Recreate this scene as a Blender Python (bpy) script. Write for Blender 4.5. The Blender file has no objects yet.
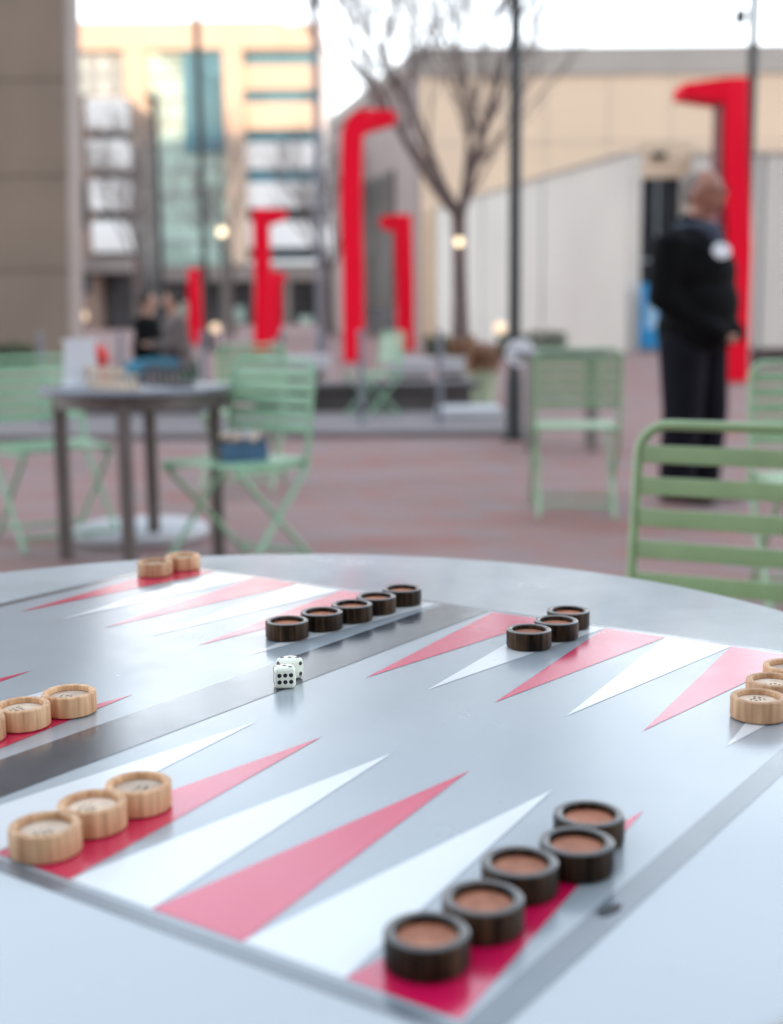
import bpy, bmesh, math, random
from mathutils import Vector, Matrix, Quaternion, noise
PI = math.pi
R_ = math.radians
random.seed(7)
S = bpy.context.scene
COL = S.collection

# ------------------------------------------------------------------ camera solution
W = 0.06                      # width of one board point in metres
TZ = 0.745                    # table top height
F = 1283.87
_a = Vector((1.6695181, 0.5178834, -0.4579260))
_R = Quaternion(_a.normalized(), _a.length).to_matrix()
_t = Vector((-4.4392719, 3.0424957, 12.2989523))
_C = -(_R.transposed() @ _t)                      # camera in board units
_fw = _R[2].copy()
_yaw = math.atan2(_fw[0], _fw[1])                 # heading of view in board frame
RZ = Matrix.Rotation(_yaw, 3, 'Z')                # board -> world
RW = _R @ RZ.transposed()                         # rows: right, down, forward in world
CAM = Vector((0, 0, TZ + _C[2] * W))

def board(x, y, z=0.0):
    """board units (x across, y along the bar), z in metres above the table"""
    p = RZ @ Vector(((x - _C[0]) * W, (y - _C[1]) * W, 0))
    return Vector((p[0], p[1], TZ + z))

def ray(u, v):
    return (RW.transposed() @ Vector(((u - 391.5) / F, (v - 512) / F, 1))).normalized()

def at(u, v, Y):
    d = ray(u, v)
    return CAM + d * (Y / d[1])

def ground(u, v, z=0.0):
    d = ray(u, v)
    return CAM + d * ((z - CAM[2]) / d[2])

# ------------------------------------------------------------------ materials
def new_mat(name):
    m = bpy.data.materials.new(name); m.use_nodes = True
    nt = m.node_tree
    return m, nt, nt.nodes['Principled BSDF']

def mat(name, c, rough=0.5, metal=0.0, var=0.12, scale=6.0, bump=0.0, bscale=None, spec=0.5, coat=0.0, rvar=0.0):
    m, nt, b = new_mat(name)
    N, L = nt.nodes, nt.links
    b.inputs['Roughness'].default_value = rough
    b.inputs['Metallic'].default_value = metal
    b.inputs['Specular IOR Level'].default_value = spec
    b.inputs['Coat Weight'].default_value = coat
    tc = N.new('ShaderNodeTexCoord')
    n = N.new('ShaderNodeTexNoise'); n.inputs['Scale'].default_value = scale; n.inputs['Detail'].default_value = 5
    L.new(tc.outputs['Object'], n.inputs['Vector'])
    r = N.new('ShaderNodeValToRGB')
    r.color_ramp.elements[0].position = 0.3; r.color_ramp.elements[1].position = 0.7
    r.color_ramp.elements[0].color = (*[x * (1 - var) for x in c], 1)
    r.color_ramp.elements[1].color = (*[min(1, x * (1 + var)) for x in c], 1)
    L.new(n.outputs['Fac'], r.inputs['Fac']); L.new(r.outputs['Color'], b.inputs['Base Color'])
    if rvar:
        n3 = N.new('ShaderNodeTexNoise'); n3.inputs['Scale'].default_value = scale * 2.3; n3.inputs['Detail'].default_value = 6
        L.new(tc.outputs['Object'], n3.inputs['Vector'])
        mr = N.new('ShaderNodeMapRange')
        mr.inputs['From Min'].default_value = 0.3; mr.inputs['From Max'].default_value = 0.7
        mr.inputs['To Min'].default_value = max(0.02, rough - rvar); mr.inputs['To Max'].default_value = rough + rvar
        L.new(n3.outputs['Fac'], mr.inputs['Value']); L.new(mr.outputs['Result'], b.inputs['Roughness'])
    if bump:
        n2 = N.new('ShaderNodeTexNoise'); n2.inputs['Scale'].default_value = bscale or scale * 8; n2.inputs['Detail'].default_value = 4
        L.new(tc.outputs['Object'], n2.inputs['Vector'])
        bp = N.new('ShaderNodeBump'); bp.inputs['Strength'].default_value = bump; bp.inputs['Distance'].default_value = 0.01
        L.new(n2.outputs['Fac'], bp.inputs['Height']); L.new(bp.outputs['Normal'], b.inputs['Normal'])
    return m

def wood(name, c_dark, c_light, rough=0.45, zs=9.0, xs=260.0, lo=0.35, hi=0.65):
    m, nt, b = new_mat(name); N, L = nt.nodes, nt.links
    tc = N.new('ShaderNodeTexCoord'); oi = N.new('ShaderNodeObjectInfo')
    mp = N.new('ShaderNodeMapping'); mp.inputs['Scale'].default_value = (xs, xs, zs)
    off = N.new('ShaderNodeVectorMath'); off.operation = 'SCALE'; off.inputs['Scale'].default_value = 37.0
    cmb = N.new('ShaderNodeCombineXYZ')
    L.new(oi.outputs['Random'], cmb.inputs[0]); L.new(oi.outputs['Random'], cmb.inputs[1]); L.new(oi.outputs['Random'], cmb.inputs[2])
    L.new(cmb.outputs[0], off.inputs[0]); L.new(off.outputs[0], mp.inputs['Location'])
    L.new(tc.outputs['Object'], mp.inputs['Vector'])
    n = N.new('ShaderNodeTexNoise'); n.inputs['Scale'].default_value = 1.0; n.inputs['Detail'].default_value = 5; n.inputs['Roughness'].default_value = 0.6
    L.new(mp.outputs[0], n.inputs['Vector'])
    r = N.new('ShaderNodeValToRGB'); e = r.color_ramp.elements
    e[0].position = lo; e[1].position = hi; e[0].color = (*c_dark, 1); e[1].color = (*c_light, 1)
    L.new(n.outputs['Fac'], r.inputs['Fac'])
    mp2 = N.new('ShaderNodeMapping'); mp2.inputs['Scale'].default_value = (70, 70, 22)
    L.new(off.outputs[0], mp2.inputs['Location']); L.new(tc.outputs['Object'], mp2.inputs['Vector'])
    n2 = N.new('ShaderNodeTexNoise'); n2.inputs['Scale'].default_value = 1.0; n2.inputs['Detail'].default_value = 3; L.new(mp2.outputs[0], n2.inputs['Vector'])
    av = N.new('ShaderNodeMix'); av.data_type = 'FLOAT'; av.inputs['Factor'].default_value = .42
    L.new(n.outputs['Fac'], av.inputs['A']); L.new(n2.outputs['Fac'], av.inputs['B']); L.new(av.outputs['Result'], r.inputs['Fac'])
    hs = N.new('ShaderNodeHueSaturation')
    mr = N.new('ShaderNodeMapRange'); mr.inputs['To Min'].default_value = 0.74; mr.inputs['To Max'].default_value = 1.18
    L.new(oi.outputs['Random'], mr.inputs['Value']); L.new(mr.outputs[0], hs.inputs['Value'])
    L.new(r.outputs['Color'], hs.inputs['Color']); L.new(hs.outputs['Color'], b.inputs['Base Color'])
    b.inputs['Roughness'].default_value = rough
    bp = N.new('ShaderNodeBump'); bp.inputs['Strength'].default_value = 0.25; bp.inputs['Distance'].default_value = 0.0006
    L.new(n.outputs['Fac'], bp.inputs['Height']); L.new(bp.outputs['Normal'], b.inputs['Normal'])
    return m

def emit(name, c, s):
    m, nt, b = new_mat(name)
    b.inputs['Base Color'].default_value = (*c, 1)
    b.inputs['Emission Color'].default_value = (*c, 1); b.inputs['Emission Strength'].default_value = s
    return m

def glass_mat(name, c, rough=0.08, sc=0.35):
    """window glass of a facade seen from outside: tinted, mirror-like, blinds give it uneven tone"""
    m, nt, b = new_mat(name); N, L = nt.nodes, nt.links
    tc = N.new('ShaderNodeTexCoord')
    mp = N.new('ShaderNodeMapping'); mp.inputs['Scale'].default_value = (sc, sc, sc * .8)
    L.new(tc.outputs['Object'], mp.inputs['Vector'])
    v = N.new('ShaderNodeTexVoronoi'); v.inputs['Scale'].default_value = 1.0; v.distance = 'CHEBYCHEV'
    L.new(mp.outputs[0], v.inputs['Vector'])
    r = N.new('ShaderNodeValToRGB'); e = r.color_ramp.elements
    e[0].color = (*[x * .55 for x in c], 1); e[1].color = (*[min(1, x * 1.35) for x in c], 1)
    L.new(v.outputs['Color'], r.inputs['Fac']); L.new(r.outputs['Color'], b.inputs['Base Color'])
    b.inputs['Roughness'].default_value = rough * .8; b.inputs['Specular IOR Level'].default_value = 0.4
    return m

M = {}
M['table'] = mat('table_coating', (0.48, 0.51, 0.535), 0.36, 0, 0.03, 3, 0.05, 900, rvar=0.05, spec=0.9)
M['field'] = mat('board_field_print', (0.345, 0.38, 0.41), 0.22, 0, 0.03, 5, 0.03, 900, rvar=0.04, spec=0.9)
M['bwhite'] = mat('board_white_print', (0.74, 0.75, 0.76), 0.2, 0, 0.02, 9, rvar=0.03, spec=0.9)
M['bred'] = mat('board_red_print', (0.62, 0.004, 0.075), 0.2, 0, 0.06, 9, rvar=0.03, spec=0.9)
M['bdark'] = mat('board_dark_print', (0.035, 0.044, 0.060), 0.13, 0, 0.15, 14, 0.02, 900, rvar=0.04, spec=0.9)
M['bframe'] = mat('board_frame_print', (0.12, 0.14, 0.165), 0.2, 0, 0.1, 14, rvar=0.04, spec=0.9)
M['wood_l'] = wood('pale_turned_wood', (0.40, 0.19, 0.09), (0.70, 0.43, 0.24), 0.5, lo=.36, hi=.60)
M['wood_lf'] = wood('pale_sanded_face', (0.60, 0.43, 0.31), (0.80, 0.64, 0.50), 0.55, 120, 160)
M['wood_d'] = wood('dark_stained_wood', (0.004, 0.003, 0.002), (0.085, 0.045, 0.024), 0.40, lo=.42, hi=.66)
M['wood_d'].node_tree.nodes['Principled BSDF'].inputs['Coat Weight'].default_value = 0.0
M['wood_d'].node_tree.nodes['Principled BSDF'].inputs['Specular IOR Level'].default_value = 0.12
M['wood_d'].node_tree.nodes['Principled BSDF'].inputs['Coat Roughness'].default_value = 0.2
M['wood_df'] = wood('reddish_recess_face', (0.32, 0.10, 0.05), (0.56, 0.23, 0.13), 0.6, 120, 160)
M['rim_d'] = wood('dark_polished_rim', (0.010, 0.009, 0.009), (0.045, 0.034, 0.030), 0.3)
M['rim_d'].node_tree.nodes['Principled BSDF'].inputs['Coat Weight'].default_value = 1.0
M['rim_d'].node_tree.nodes['Principled BSDF'].inputs['Coat Roughness'].default_value = 0.22
M['burn'] = mat('burnt_marks', (0.20, 0.13, 0.09), 0.7)
M['ivory'] = mat('ivory_plastic', (0.83, 0.84, 0.72), 0.22, 0, 0.03, 60, coat=0.3)
M['pip'] = mat('black_pip_paint', (0.008, 0.008, 0.012), 0.35)
M['green'] = mat('green_chair_paint', (0.27, 0.375, 0.19), 0.33, 0, 0.08, 20, 0.04, 400, coat=0.2)
M['mint'] = mat('mint_chair_paint', (0.27, 0.49, 0.31), 0.36, 0, 0.10, 20, 0.04, 400, coat=0.2)
M['sage'] = mat('sage_chair_paint', (0.30, 0.47, 0.28), 0.36, 0, 0.10, 20, 0.04, 400, coat=0.2)
M['steel'] = mat('dark_table_steel', (0.19, 0.165, 0.155), 0.5, 0.2, 0.15, 10)
M['steeltop'] = mat('grey_table_top', (0.22, 0.24, 0.28), 0.25, 0.1, 0.1, 8)
M['black'] = mat('black_pole_paint', (0.018, 0.018, 0.02), 0.4, 0, 0.2, 5)
M['greypost'] = mat('grey_post_metal', (0.20, 0.21, 0.25), 0.4, 0.4, 0.1, 8)
M['paper'] = mat('white_paper', (0.83, 0.84, 0.88), 0.6, 0, 0.02, 5)
M['redpaint'] = mat('red_sculpture_paint', (1.0, 0.006, 0.035), 0.6, 0, 0.02, 1.5, spec=0.12)
M['redball'] = mat('red_ball_plastic', (0.75, 0.05, 0.04), 0.4)
M['bark'] = mat('grey_brown_bark', (0.16, 0.125, 0.115), 0.9, 0, 0.3, 8, 0.6, 40)
M['twig'] = mat('bare_twig_bark', (0.27, 0.22, 0.20), 0.9, 0, 0.25, 3)
M['leaf'] = mat('hedge_leaves', (0.045, 0.085, 0.03), 0.6, 0, 0.5, 30)
M['stone'] = mat('brown_pillar_stone', (0.29, 0.225, 0.175), 0.85, 0, 0.08, 0.8, 0.2, 30)
M['stone_e'] = mat('pale_pillar_stone', (0.46, 0.41, 0.37), 0.85, 0, 0.06, 0.8, 0.2, 30)
M['limestone'] = mat('cream_facade_panel', (0.62, 0.47, 0.36), 0.8, 0, 0.05, 0.15)
M['spandrel'] = mat('white_facade_panel', (0.82, 0.82, 0.82), 0.7, 0, 0.05, 0.3)
M['soffit'] = mat('grey_brown_ground_storey', (0.24, 0.205, 0.19), 0.8, 0, 0.2, 0.3)
M['shop'] = mat('dark_shop_front', (0.055, 0.055, 0.06), 0.25, 0, 0.6, 0.5)
M['glass_t'] = glass_mat('teal_window_glass', (0.08, 0.20, 0.25))
M['glass_g'] = glass_mat('pale_green_curtain_glass', (0.46, 0.62, 0.54), 0.1, 0.45)
M['glass_d'] = glass_mat('dark_window_glass', (0.05, 0.07, 0.08))
M['mullion'] = mat('grey_mullion', (0.30, 0.33, 0.34), 0.5)
M['brickb'] = mat('brown_brick', (0.27, 0.185, 0.15), 0.9, 0, 0.15, 0.6)
M['balc'] = mat('white_balcony_render', (0.82, 0.82, 0.80), 0.7, 0, 0.05, 0.5)
M['tan'] = mat('tan_wall_render', (0.86, 0.67, 0.49), 0.85, 0, 0.05, 0.25, 0.1, 8)
M['tan_p'] = mat('grey_parapet', (0.47, 0.43, 0.39), 0.85, 0, 0.08, 0.4)
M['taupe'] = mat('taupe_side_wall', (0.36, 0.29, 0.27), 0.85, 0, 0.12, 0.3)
M['pale'] = mat('pale_corrugated_panel', (0.73, 0.69, 0.62), 0.6, 0, 0.05, 0.4)
M['doorglass'] = glass_mat('dark_door_glass', (0.035, 0.04, 0.05), 0.12, 1.2)
M['navyskin'] = mat('dark_navy_trousers', (0.007, 0.006, 0.012), 0.9, 0, 0.25, 8, 0.3, 60, spec=0.2)
M['blackcloth'] = mat('black_jacket_fabric', (0.004, 0.004, 0.005), 0.9, 0, 0.3, 10, 0.3, 60, spec=0.15)
M['skin'] = mat('brown_skin', (0.36, 0.16, 0.11), 0.45, 0, 0.12, 10)
M['skin2'] = mat('light_brown_skin', (0.50, 0.28, 0.20), 0.5, 0, 0.1, 10)
M['hair'] = mat('grey_short_hair', (0.24, 0.195, 0.18), 0.8, 0, 0.3, 60)
M['darkhair'] = mat('dark_hair', (0.03, 0.02, 0.015), 0.7, 0, 0.3, 60)
M['scarf'] = mat('blue_grey_scarf', (0.055, 0.065, 0.10), 0.85, 0, 0.5, 30)
M['tealcloth'] = mat('teal_coat_fabric', (0.05, 0.20, 0.30), 0.85, 0, 0.3, 8)
M['greencloth'] = mat('pale_green_top_fabric', (0.42, 0.52, 0.33), 0.85, 0, 0.2, 8)
M['dkgreen'] = mat('dark_green_coat', (0.02, 0.09, 0.055), 0.85, 0, 0.2, 8)
M['shoe'] = mat('brown_shoe_leather', (0.05, 0.022, 0.018), 0.45)
M['blueposter'] = mat('blue_poster_print', (0.03, 0.30, 0.62), 0.4, 0, 0.3, 1.5)
M['bluebox'] = mat('blue_card_box', (0.05, 0.12, 0.22), 0.5, 0, 0.2, 20)
M['blackbox'] = mat('black_card_box', (0.015, 0.017, 0.022), 0.5)
M['granite'] = mat('dark_granite', (0.10, 0.088, 0.09), 0.5, 0, 0.3, 3)
M['kerb'] = mat('pale_kerb_stone', (0.235, 0.20, 0.20), 0.8, 0, 0.12, 2, 0.2, 40)
M['concrete'] = mat('white_concrete', (0.56, 0.55, 0.57), 0.7, 0, 0.06, 3)
M['woodbench'] = mat('brown_bench_timber', (0.13, 0.085, 0.07), 0.6, 0, 0.2, 3)
M['glow'] = emit('warm_lamp_glow', (1.0, 0.62, 0.30), 2.2)
M['glow2'] = emit('pale_lamp_glow', (1.0, 0.78, 0.50), 1.2)
M['glow3'] = emit('dim_lamp_glow', (1.0, 0.74, 0.48), 0.4)
M['pieceL'] = mat('beige_game_piece', (0.62, 0.47, 0.34), 0.45)
M['pieceD'] = mat('dark_game_piece', (0.05, 0.035, 0.04), 0.4)

for k_ in ('table', 'field', 'bwhite', 'bred', 'bdark', 'bframe'):
    b_ = M[k_].node_tree.nodes['Principled BSDF']
    b_.inputs['Coat Weight'].default_value = 0.6; b_.inputs['Coat IOR'].default_value = 1.62
    # finger smudges, dried drops and fine rubbing marks change the gloss of the lacquer
    n_ = M[k_].node_tree; N_, L_ = n_.nodes, n_.links
    t_ = N_.new('ShaderNodeTexCoord'); a_ = N_.new('ShaderNodeTexNoise'); a_.inputs['Scale'].default_value = 9; a_.inputs['Detail'].default_value = 8; a_.inputs['Roughness'].default_value = .65
    L_.new(t_.outputs['Object'], a_.inputs['Vector'])
    r_ = N_.new('ShaderNodeMapRange'); r_.inputs['From Min'].default_value = .35; r_.inputs['From Max'].default_value = .7
    r_.inputs['To Min'].default_value = .13; r_.inputs['To Max'].default_value = .30
    L_.new(a_.outputs['Fac'], r_.inputs['Value']); L_.new(r_.outputs['Result'], b_.inputs['Coat Roughness'])
    v_ = N_.new('ShaderNodeTexVoronoi'); v_.inputs['Scale'].default_value = 55; v_.feature = 'F1'
    L_.new(t_.outputs['Object'], v_.inputs['Vector'])
    q_ = N_.new('ShaderNodeMapRange'); q_.inputs['From Min'].default_value = .04; q_.inputs['From Max'].default_value = .10; q_.inputs['To Min'].default_value = 1.0; q_.inputs['To Max'].default_value = 0.0
    L_.new(v_.outputs['Distance'], q_.inputs['Value'])
    w_ = N_.new('ShaderNodeMath'); w_.operation = 'GREATER_THAN'; w_.inputs[1].default_value = .94       # only a few cells carry a speck
    sx_ = N_.new('ShaderNodeSeparateColor'); L_.new(v_.outputs['Color'], sx_.inputs[0]); L_.new(sx_.outputs[0], w_.inputs[0])
    x_ = N_.new('ShaderNodeMath'); x_.operation = 'MULTIPLY'; L_.new(q_.outputs['Result'], x_.inputs[0]); L_.new(w_.outputs[0], x_.inputs[1])
    y_ = N_.new('ShaderNodeMath'); y_.operation = 'MULTIPLY'; y_.inputs[1].default_value = .3; L_.new(x_.outputs[0], y_.inputs[0])
    m_ = N_.new('ShaderNodeMix'); m_.data_type = 'RGBA'
    old_ = b_.inputs['Base Color'].links[0].from_socket
    L_.new(y_.outputs[0], m_.inputs['Factor']); L_.new(old_, m_.inputs['A']); m_.inputs['B'].default_value = (.22, .21, .20, 1)
    L_.new(m_.outputs['Result'], b_.inputs['Base Color'])
def ground_mat():
    m, nt, b = new_mat('brick_paving'); N, L = nt.nodes, nt.links
    tc = N.new('ShaderNodeTexCoord'); mp = N.new('ShaderNodeMapping')
    mp.inputs['Rotation'].default_value = (0, 0, R_(38))
    L.new(tc.outputs['Object'], mp.inputs['Vector'])
    br = N.new('ShaderNodeTexBrick')
    br.inputs['Scale'].default_value = 1.0
    br.inputs['Brick Width'].default_value = 0.26; br.inputs['Row Height'].default_value = 0.13
    br.inputs['Mortar Size'].default_value = 0.005; br.inputs['Bias'].default_value = -0.1
    br.inputs['Color1'].default_value = (0.31, 0.10, 0.075, 1)
    br.inputs['Color2'].default_value = (0.22, 0.16, 0.15, 1)
    br.inputs['Mortar'].default_value = (0.22, 0.19, 0.185, 1)
    L.new(mp.outputs[0], br.inputs['Vector'])
    # broad courses of greyer bricks laid among the red ones
    mp2 = N.new('ShaderNodeMapping'); mp2.inputs['Rotation'].default_value = (0, 0, R_(38)); mp2.inputs['Scale'].default_value = (0.55, 1.9, 1)
    L.new(tc.outputs['Object'], mp2.inputs['Vector'])
    n = N.new('ShaderNodeTexNoise'); n.inputs['Scale'].default_value = 1.3; n.inputs['Detail'].default_value = 3
    L.new(mp2.outputs[0], n.inputs['Vector'])
    r = N.new('ShaderNodeValToRGB'); r.color_ramp.elements[0].position = 0.36; r.color_ramp.elements[1].position = 0.60
    L.new(n.outputs['Fac'], r.inputs['Fac'])
    mx = N.new('ShaderNodeMix'); mx.data_type = 'RGBA'
    sc = N.new('ShaderNodeMath'); sc.operation = 'MULTIPLY'; sc.inputs[1].default_value = 0.6
    L.new(r.outputs['Color'], sc.inputs[0]); L.new(sc.outputs[0], mx.inputs['Factor'])
    L.new(br.outputs['Color'], mx.inputs['A']); mx.inputs['B'].default_value = (0.30, 0.225, 0.22, 1)
    L.new(mx.outputs['Result'], b.inputs['Base Color'])
    b.inputs['Roughness'].default_value = 0.75
    bp = N.new('ShaderNodeBump'); bp.inputs['Strength'].default_value = 0.4; bp.inputs['Distance'].default_value = 0.004; bp.invert = True
    L.new(br.outputs['Fac'], bp.inputs['Height']); L.new(bp.outputs['Normal'], b.inputs['Normal'])
    return m
M['ground'] = ground_mat()

# ------------------------------------------------------------------ mesh helpers
class MB:
    def __init__(s):
        s.bm = bmesh.new(); s.mats = []
    def mi(s, m):
        if m not in s.mats: s.mats.append(m)
        return s.mats.index(m)
    def face(s, vs, m, smooth=False):
        try: f = s.bm.faces.new([s.bm.verts.new(v) for v in vs])
        except ValueError: return
        f.material_index = s.mi(m); f.smooth = smooth
    def box(s, c, d, m, rot=None, bev=0.0):
        i = s.mi(m)
        Mx = Matrix.Translation(Vector(c)) @ (rot.to_4x4() if rot is not None else Matrix.Identity(4)) @ Matrix.Diagonal((d[0], d[1], d[2], 1))
        r = bmesh.ops.create_cube(s.bm, size=1.0, matrix=Mx)
        fs = {f for v in r['verts'] for f in v.link_faces}
        for f in fs: f.material_index = i
        if bev:
            es = list({e for v in r['verts'] for e in v.link_edges})
            q = bmesh.ops.bevel(s.bm, geom=es, offset=bev, segments=2, profile=0.7, affect='EDGES')
            for f in q['faces']: f.material_index = i; f.smooth = True
        return s
    def tube(s, pts, rad, m, n=10, closed_ends=True, flat=None):
        """tube along pts; rad a number or a list; flat=(w,d) gives a rectangular section"""
        i = s.mi(m); pts = [Vector(p) for p in pts]
        rads = rad if isinstance(rad, (list, tuple)) else [rad] * len(pts)
        rings = []; up = None
        for k, p in enumerate(pts):
            a = pts[max(0, k - 1)]; b = pts[min(len(pts) - 1, k + 1)]
            t = (b - a).normalized()
            if up is None:
                up = Vector((0, 0, 1)) if abs(t.z) < 0.9 else Vector((1, 0, 0))
            x = t.cross(up).normalized(); up2 = x.cross(t).normalized(); up = up2
            ring = []
            if flat:
                ks = [(-.5, -.5), (.5, -.5), (.5, .5), (-.5, .5)]
                for q in ks: ring.append(s.bm.verts.new(p + x * flat[0] * q[0] + up2 * flat[1] * q[1]))
            else:
                for j in range(n):
                    an = 2 * PI * j / n
                    ring.append(s.bm.verts.new(p + (x * math.cos(an) + up2 * math.sin(an)) * rads[k]))
            rings.append(ring)
        nn = len(rings[0])
        for a, b in zip(rings[:-1], rings[1:]):
            for j in range(nn):
                f = s.bm.faces.new((a[j], a[(j + 1) % nn], b[(j + 1) % nn], b[j])); f.material_index = i; f.smooth = not flat
        if closed_ends:
            for r in (rings[0][::-1], rings[-1]):
                f = s.bm.faces.new(r); f.material_index = i
        return s
    def lathe(s, prof, m, c=(0, 0, 0), n=40, mats=None, smooth=True, rot=None):
        c = Vector(c); rings = []
        for r, z in prof:
            if r < 1e-6:
                p = Vector((0, 0, z)); p = (rot @ p) if rot is not None else p
                rings.append([s.bm.verts.new(c + p)])
            else:
                rg = []
                for j in range(n):
                    a = 2 * PI * j / n; p = Vector((r * math.cos(a), r * math.sin(a), z))
                    p = (rot @ p) if rot is not None else p
                    rg.append(s.bm.verts.new(c + p))
                rings.append(rg)
        for k, (a, b) in enumerate(zip(rings[:-1], rings[1:])):
            i = s.mi(mats[k] if mats else m)
            for j in range(n):
                if len(a) == 1 and len(b) == 1: continue
                if len(a) == 1: vs = (a[0], b[j], b[(j + 1) % n])
                elif len(b) == 1: vs = (a[j], b[0], a[(j + 1) % n])
                else: vs = (a[j], b[j], b[(j + 1) % n], a[(j + 1) % n])
                f = s.bm.faces.new(vs); f.material_index = i; f.smooth = smooth
        return s
    def build(s, name, parent=None, loc=None, sharp=R_(35), recalc=True):
        if recalc: bmesh.ops.recalc_face_normals(s.bm, faces=s.bm.faces)
        me = bpy.data.meshes.new(name); s.bm.to_mesh(me); s.bm.free()
        for m in s.mats: me.materials.append(m)
        if sharp:
            try: me.set_sharp_from_angle(angle=sharp)
            except Exception: pass
        o = bpy.data.objects.new(name, me); COL.objects.link(o)
        if parent is not None: o.parent = parent
        if loc is not None: o.location = loc
        return o

def tag(o, label=None, cat=None, group=None, kind=None):
    if label: o['label'] = label
    if cat: o['category'] = cat
    if group: o['group'] = group
    if kind: o['kind'] = kind
    return o

def thing(name, loc, label, cat, rz=0, group=None):
    o = bpy.data.objects.new(name, None); COL.objects.link(o)
    o.location = loc; o.rotation_euler = (0, 0, rz); o.empty_display_size = 0.05
    return tag(o, label, cat, group)

def copy_tree(o, parent=None):
    c = o.copy(); COL.objects.link(c)
    if parent is not None: c.parent = parent
    for ch in [x for x in bpy.data.objects if x.parent == o]:
        copy_tree(ch, c)
    return c

def place(o, loc, rz, label, scale=None):
    o.location = loc; o.rotation_euler = (0, 0, rz); o['label'] = label
    if scale: o.scale = scale
    return o

# ------------------------------------------------------------------ the game table
tc_ = board(-0.80, 5.10)
TR = 9.45 * W
table = thing('round_table', (tc_[0], tc_[1], 0), 'large round silver grey metal table with a backgammon board printed on its top', 'table')
b = MB()
b.lathe([(0, 0.703), (TR - .03, 0.703), (TR - 0.004, 0.709), (TR, 0.716), (TR, TZ - 0.006), (TR - 0.0018, TZ - 0.0018), (TR - 0.006, TZ), (0, TZ)], M['table'], n=160)
b.build('tabletop', table)
b = MB(); b.tube([(0, 0, 0.03), (0, 0, 0.703)], 0.045, M['steel'], 24); b.build('pedestal', table)
b = MB(); b.lathe([(0, 0.004), (0.30, 0.004), (0.30, 0.014), (0.06, 0.034), (0, 0.034)], M['steel'], n=48); b.build('base_plate', table)

bd = bpy.data.objects.new('game_board', None); COL.objects.link(bd); bd.parent = table
bd['label'] = 'backgammon board printed flat on the table top'
bd.location = board(0, 0) - Vector((tc_[0], tc_[1], 0)); bd.rotation_euler = (0, 0, _yaw)
PL, PH, PB = 4.188 * W, 10.606 * W, 1.08 * W
x0, x1 = -(PB + 6 * W), 6 * W
fr = 0.27 * W
def quad(b, xa, ya, xb, yb, z, m): b.face([(xa, ya, z), (xb, ya, z), (xb, yb, z), (xa, yb, z)], m)
def sheet(name, fn, parent):
    b = MB(); fn(b); return b.build(name, parent, sharp=None)
def f_field(b): quad(b, x0 - .06 * W, -.06 * W, x1 + .03 * W, PH + .06 * W, .0003, M['field'])
def f_frame(b):
    xa, xb, ya, yb = x0 - .06 * W, x1 + .03 * W, -.06 * W, PH + .06 * W
    z = .0003
    quad(b, xa - fr, ya - fr * .62, xb + fr, ya, z, M['bframe']); quad(b, xa - fr, yb, xb + fr, yb + fr * .4, z, M['bframe'])
    quad(b, xa - fr, ya, xa, yb, z, M['bframe']); quad(b, xb, ya, xb + fr, yb, z, M['bframe'])
def f_bar(b): quad(b, -1.0 * W, -.05 * W, -.08 * W, PH + .05 * W, .0006, M['bdark'])
sheet('board_field', f_field, bd); sheet('board_frame', f_frame, bd); sheet('centre_bar', f_bar, bd)
for x, y, rz in ((-0.80, 9.3, 0.2), (6.14, 2.08, 1.35)):
    pts = [(x * W + .0085 * math.cos(a) * math.cos(rz) - .0035 * math.sin(a) * math.sin(rz),
            y * W + .0085 * math.cos(a) * math.sin(rz) + .0035 * math.sin(a) * math.cos(rz), .0009) for a in [2 * PI * k / 20 for k in range(20)]]
    sheet('dark_spot', lambda b, pts=pts: b.face(pts, M['pip']), bd)
for half in (0, 1):
    for k in range(6):
        for side in (0, 1):
            xs = k * W if half else -(PB + (k + 1) * W)
            if half: white = (k % 2 == 0) if side == 0 else (k % 2 == 1)
            else: white = (k % 2 == 1) if side == 0 else (k % 2 == 0)
            m = M['bwhite'] if white else M['bred']
            def tri(b, xs=xs, side=side, m=m):
                ya, yb = (0, PL) if side == 0 else (PH, PH - PL)
                b.face([(xs, ya, .0006), (xs + W, ya, .0006), (xs + W / 2, yb, .0006)], m)
            sheet('board_point', tri, bd)

# ------------------------------------------------------------------ checkers
def checker(kind):
    t = thing('wooden_checker', (0, 0, 0), 'x', 'checker')
    wd, fc = (M['wood_l'], M['wood_lf']) if kind == 'light' else (M['wood_d'], M['wood_df'])
    r, h = 0.0197, 0.0158; ri = 0.0150 if kind == 'light' else 0.0147; dz = 0.0038
    b = MB()
    b.lathe([(0, 0.0002), (r - .0012, 0.0002), (r - .0003, .0007), (r, .0018), (r, h - .0016), (r - .0004, h - .0006), (r - .0014, h), (ri + .0010, h),
             (ri + .0002, h - .0005), (ri, h - .0014), (ri - .0002, h - dz)], wd, n=56, mats=[wd] * 5 + [M['rim_d'] if kind == 'dark' else wd] * 3 + [wd] * 2)
    b.build('rim', t)
    b = MB(); b.lathe([(ri - .0004, h - dz - .0002), (0, h - dz - .0001)], fc, n=48)
    b.build('recessed_face', t)
    if kind == 'light':
        b = MB()       # small scribbled burn marks in the recess
        rr = random.Random(3)
        for j in range(8):
            a = rr.uniform(-.9, .9); x = rr.uniform(-.0085, .0085); y = rr.uniform(-.006, .006)
            dx, dy = math.cos(a) * .0013, math.sin(a) * .0016
            b.tube([(x - dx, y - dy, h - dz + .0001), (x + dx * .3, y + dy, h - dz + .0001), (x + dx, y - dy * .6, h - dz + .0001)], .00022, M['burn'], 5)
        b.build('burnt_mark', t)
    return t
CL, CD = checker('light'), checker('dark')
used = set()
ZT = 0.0158
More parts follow.
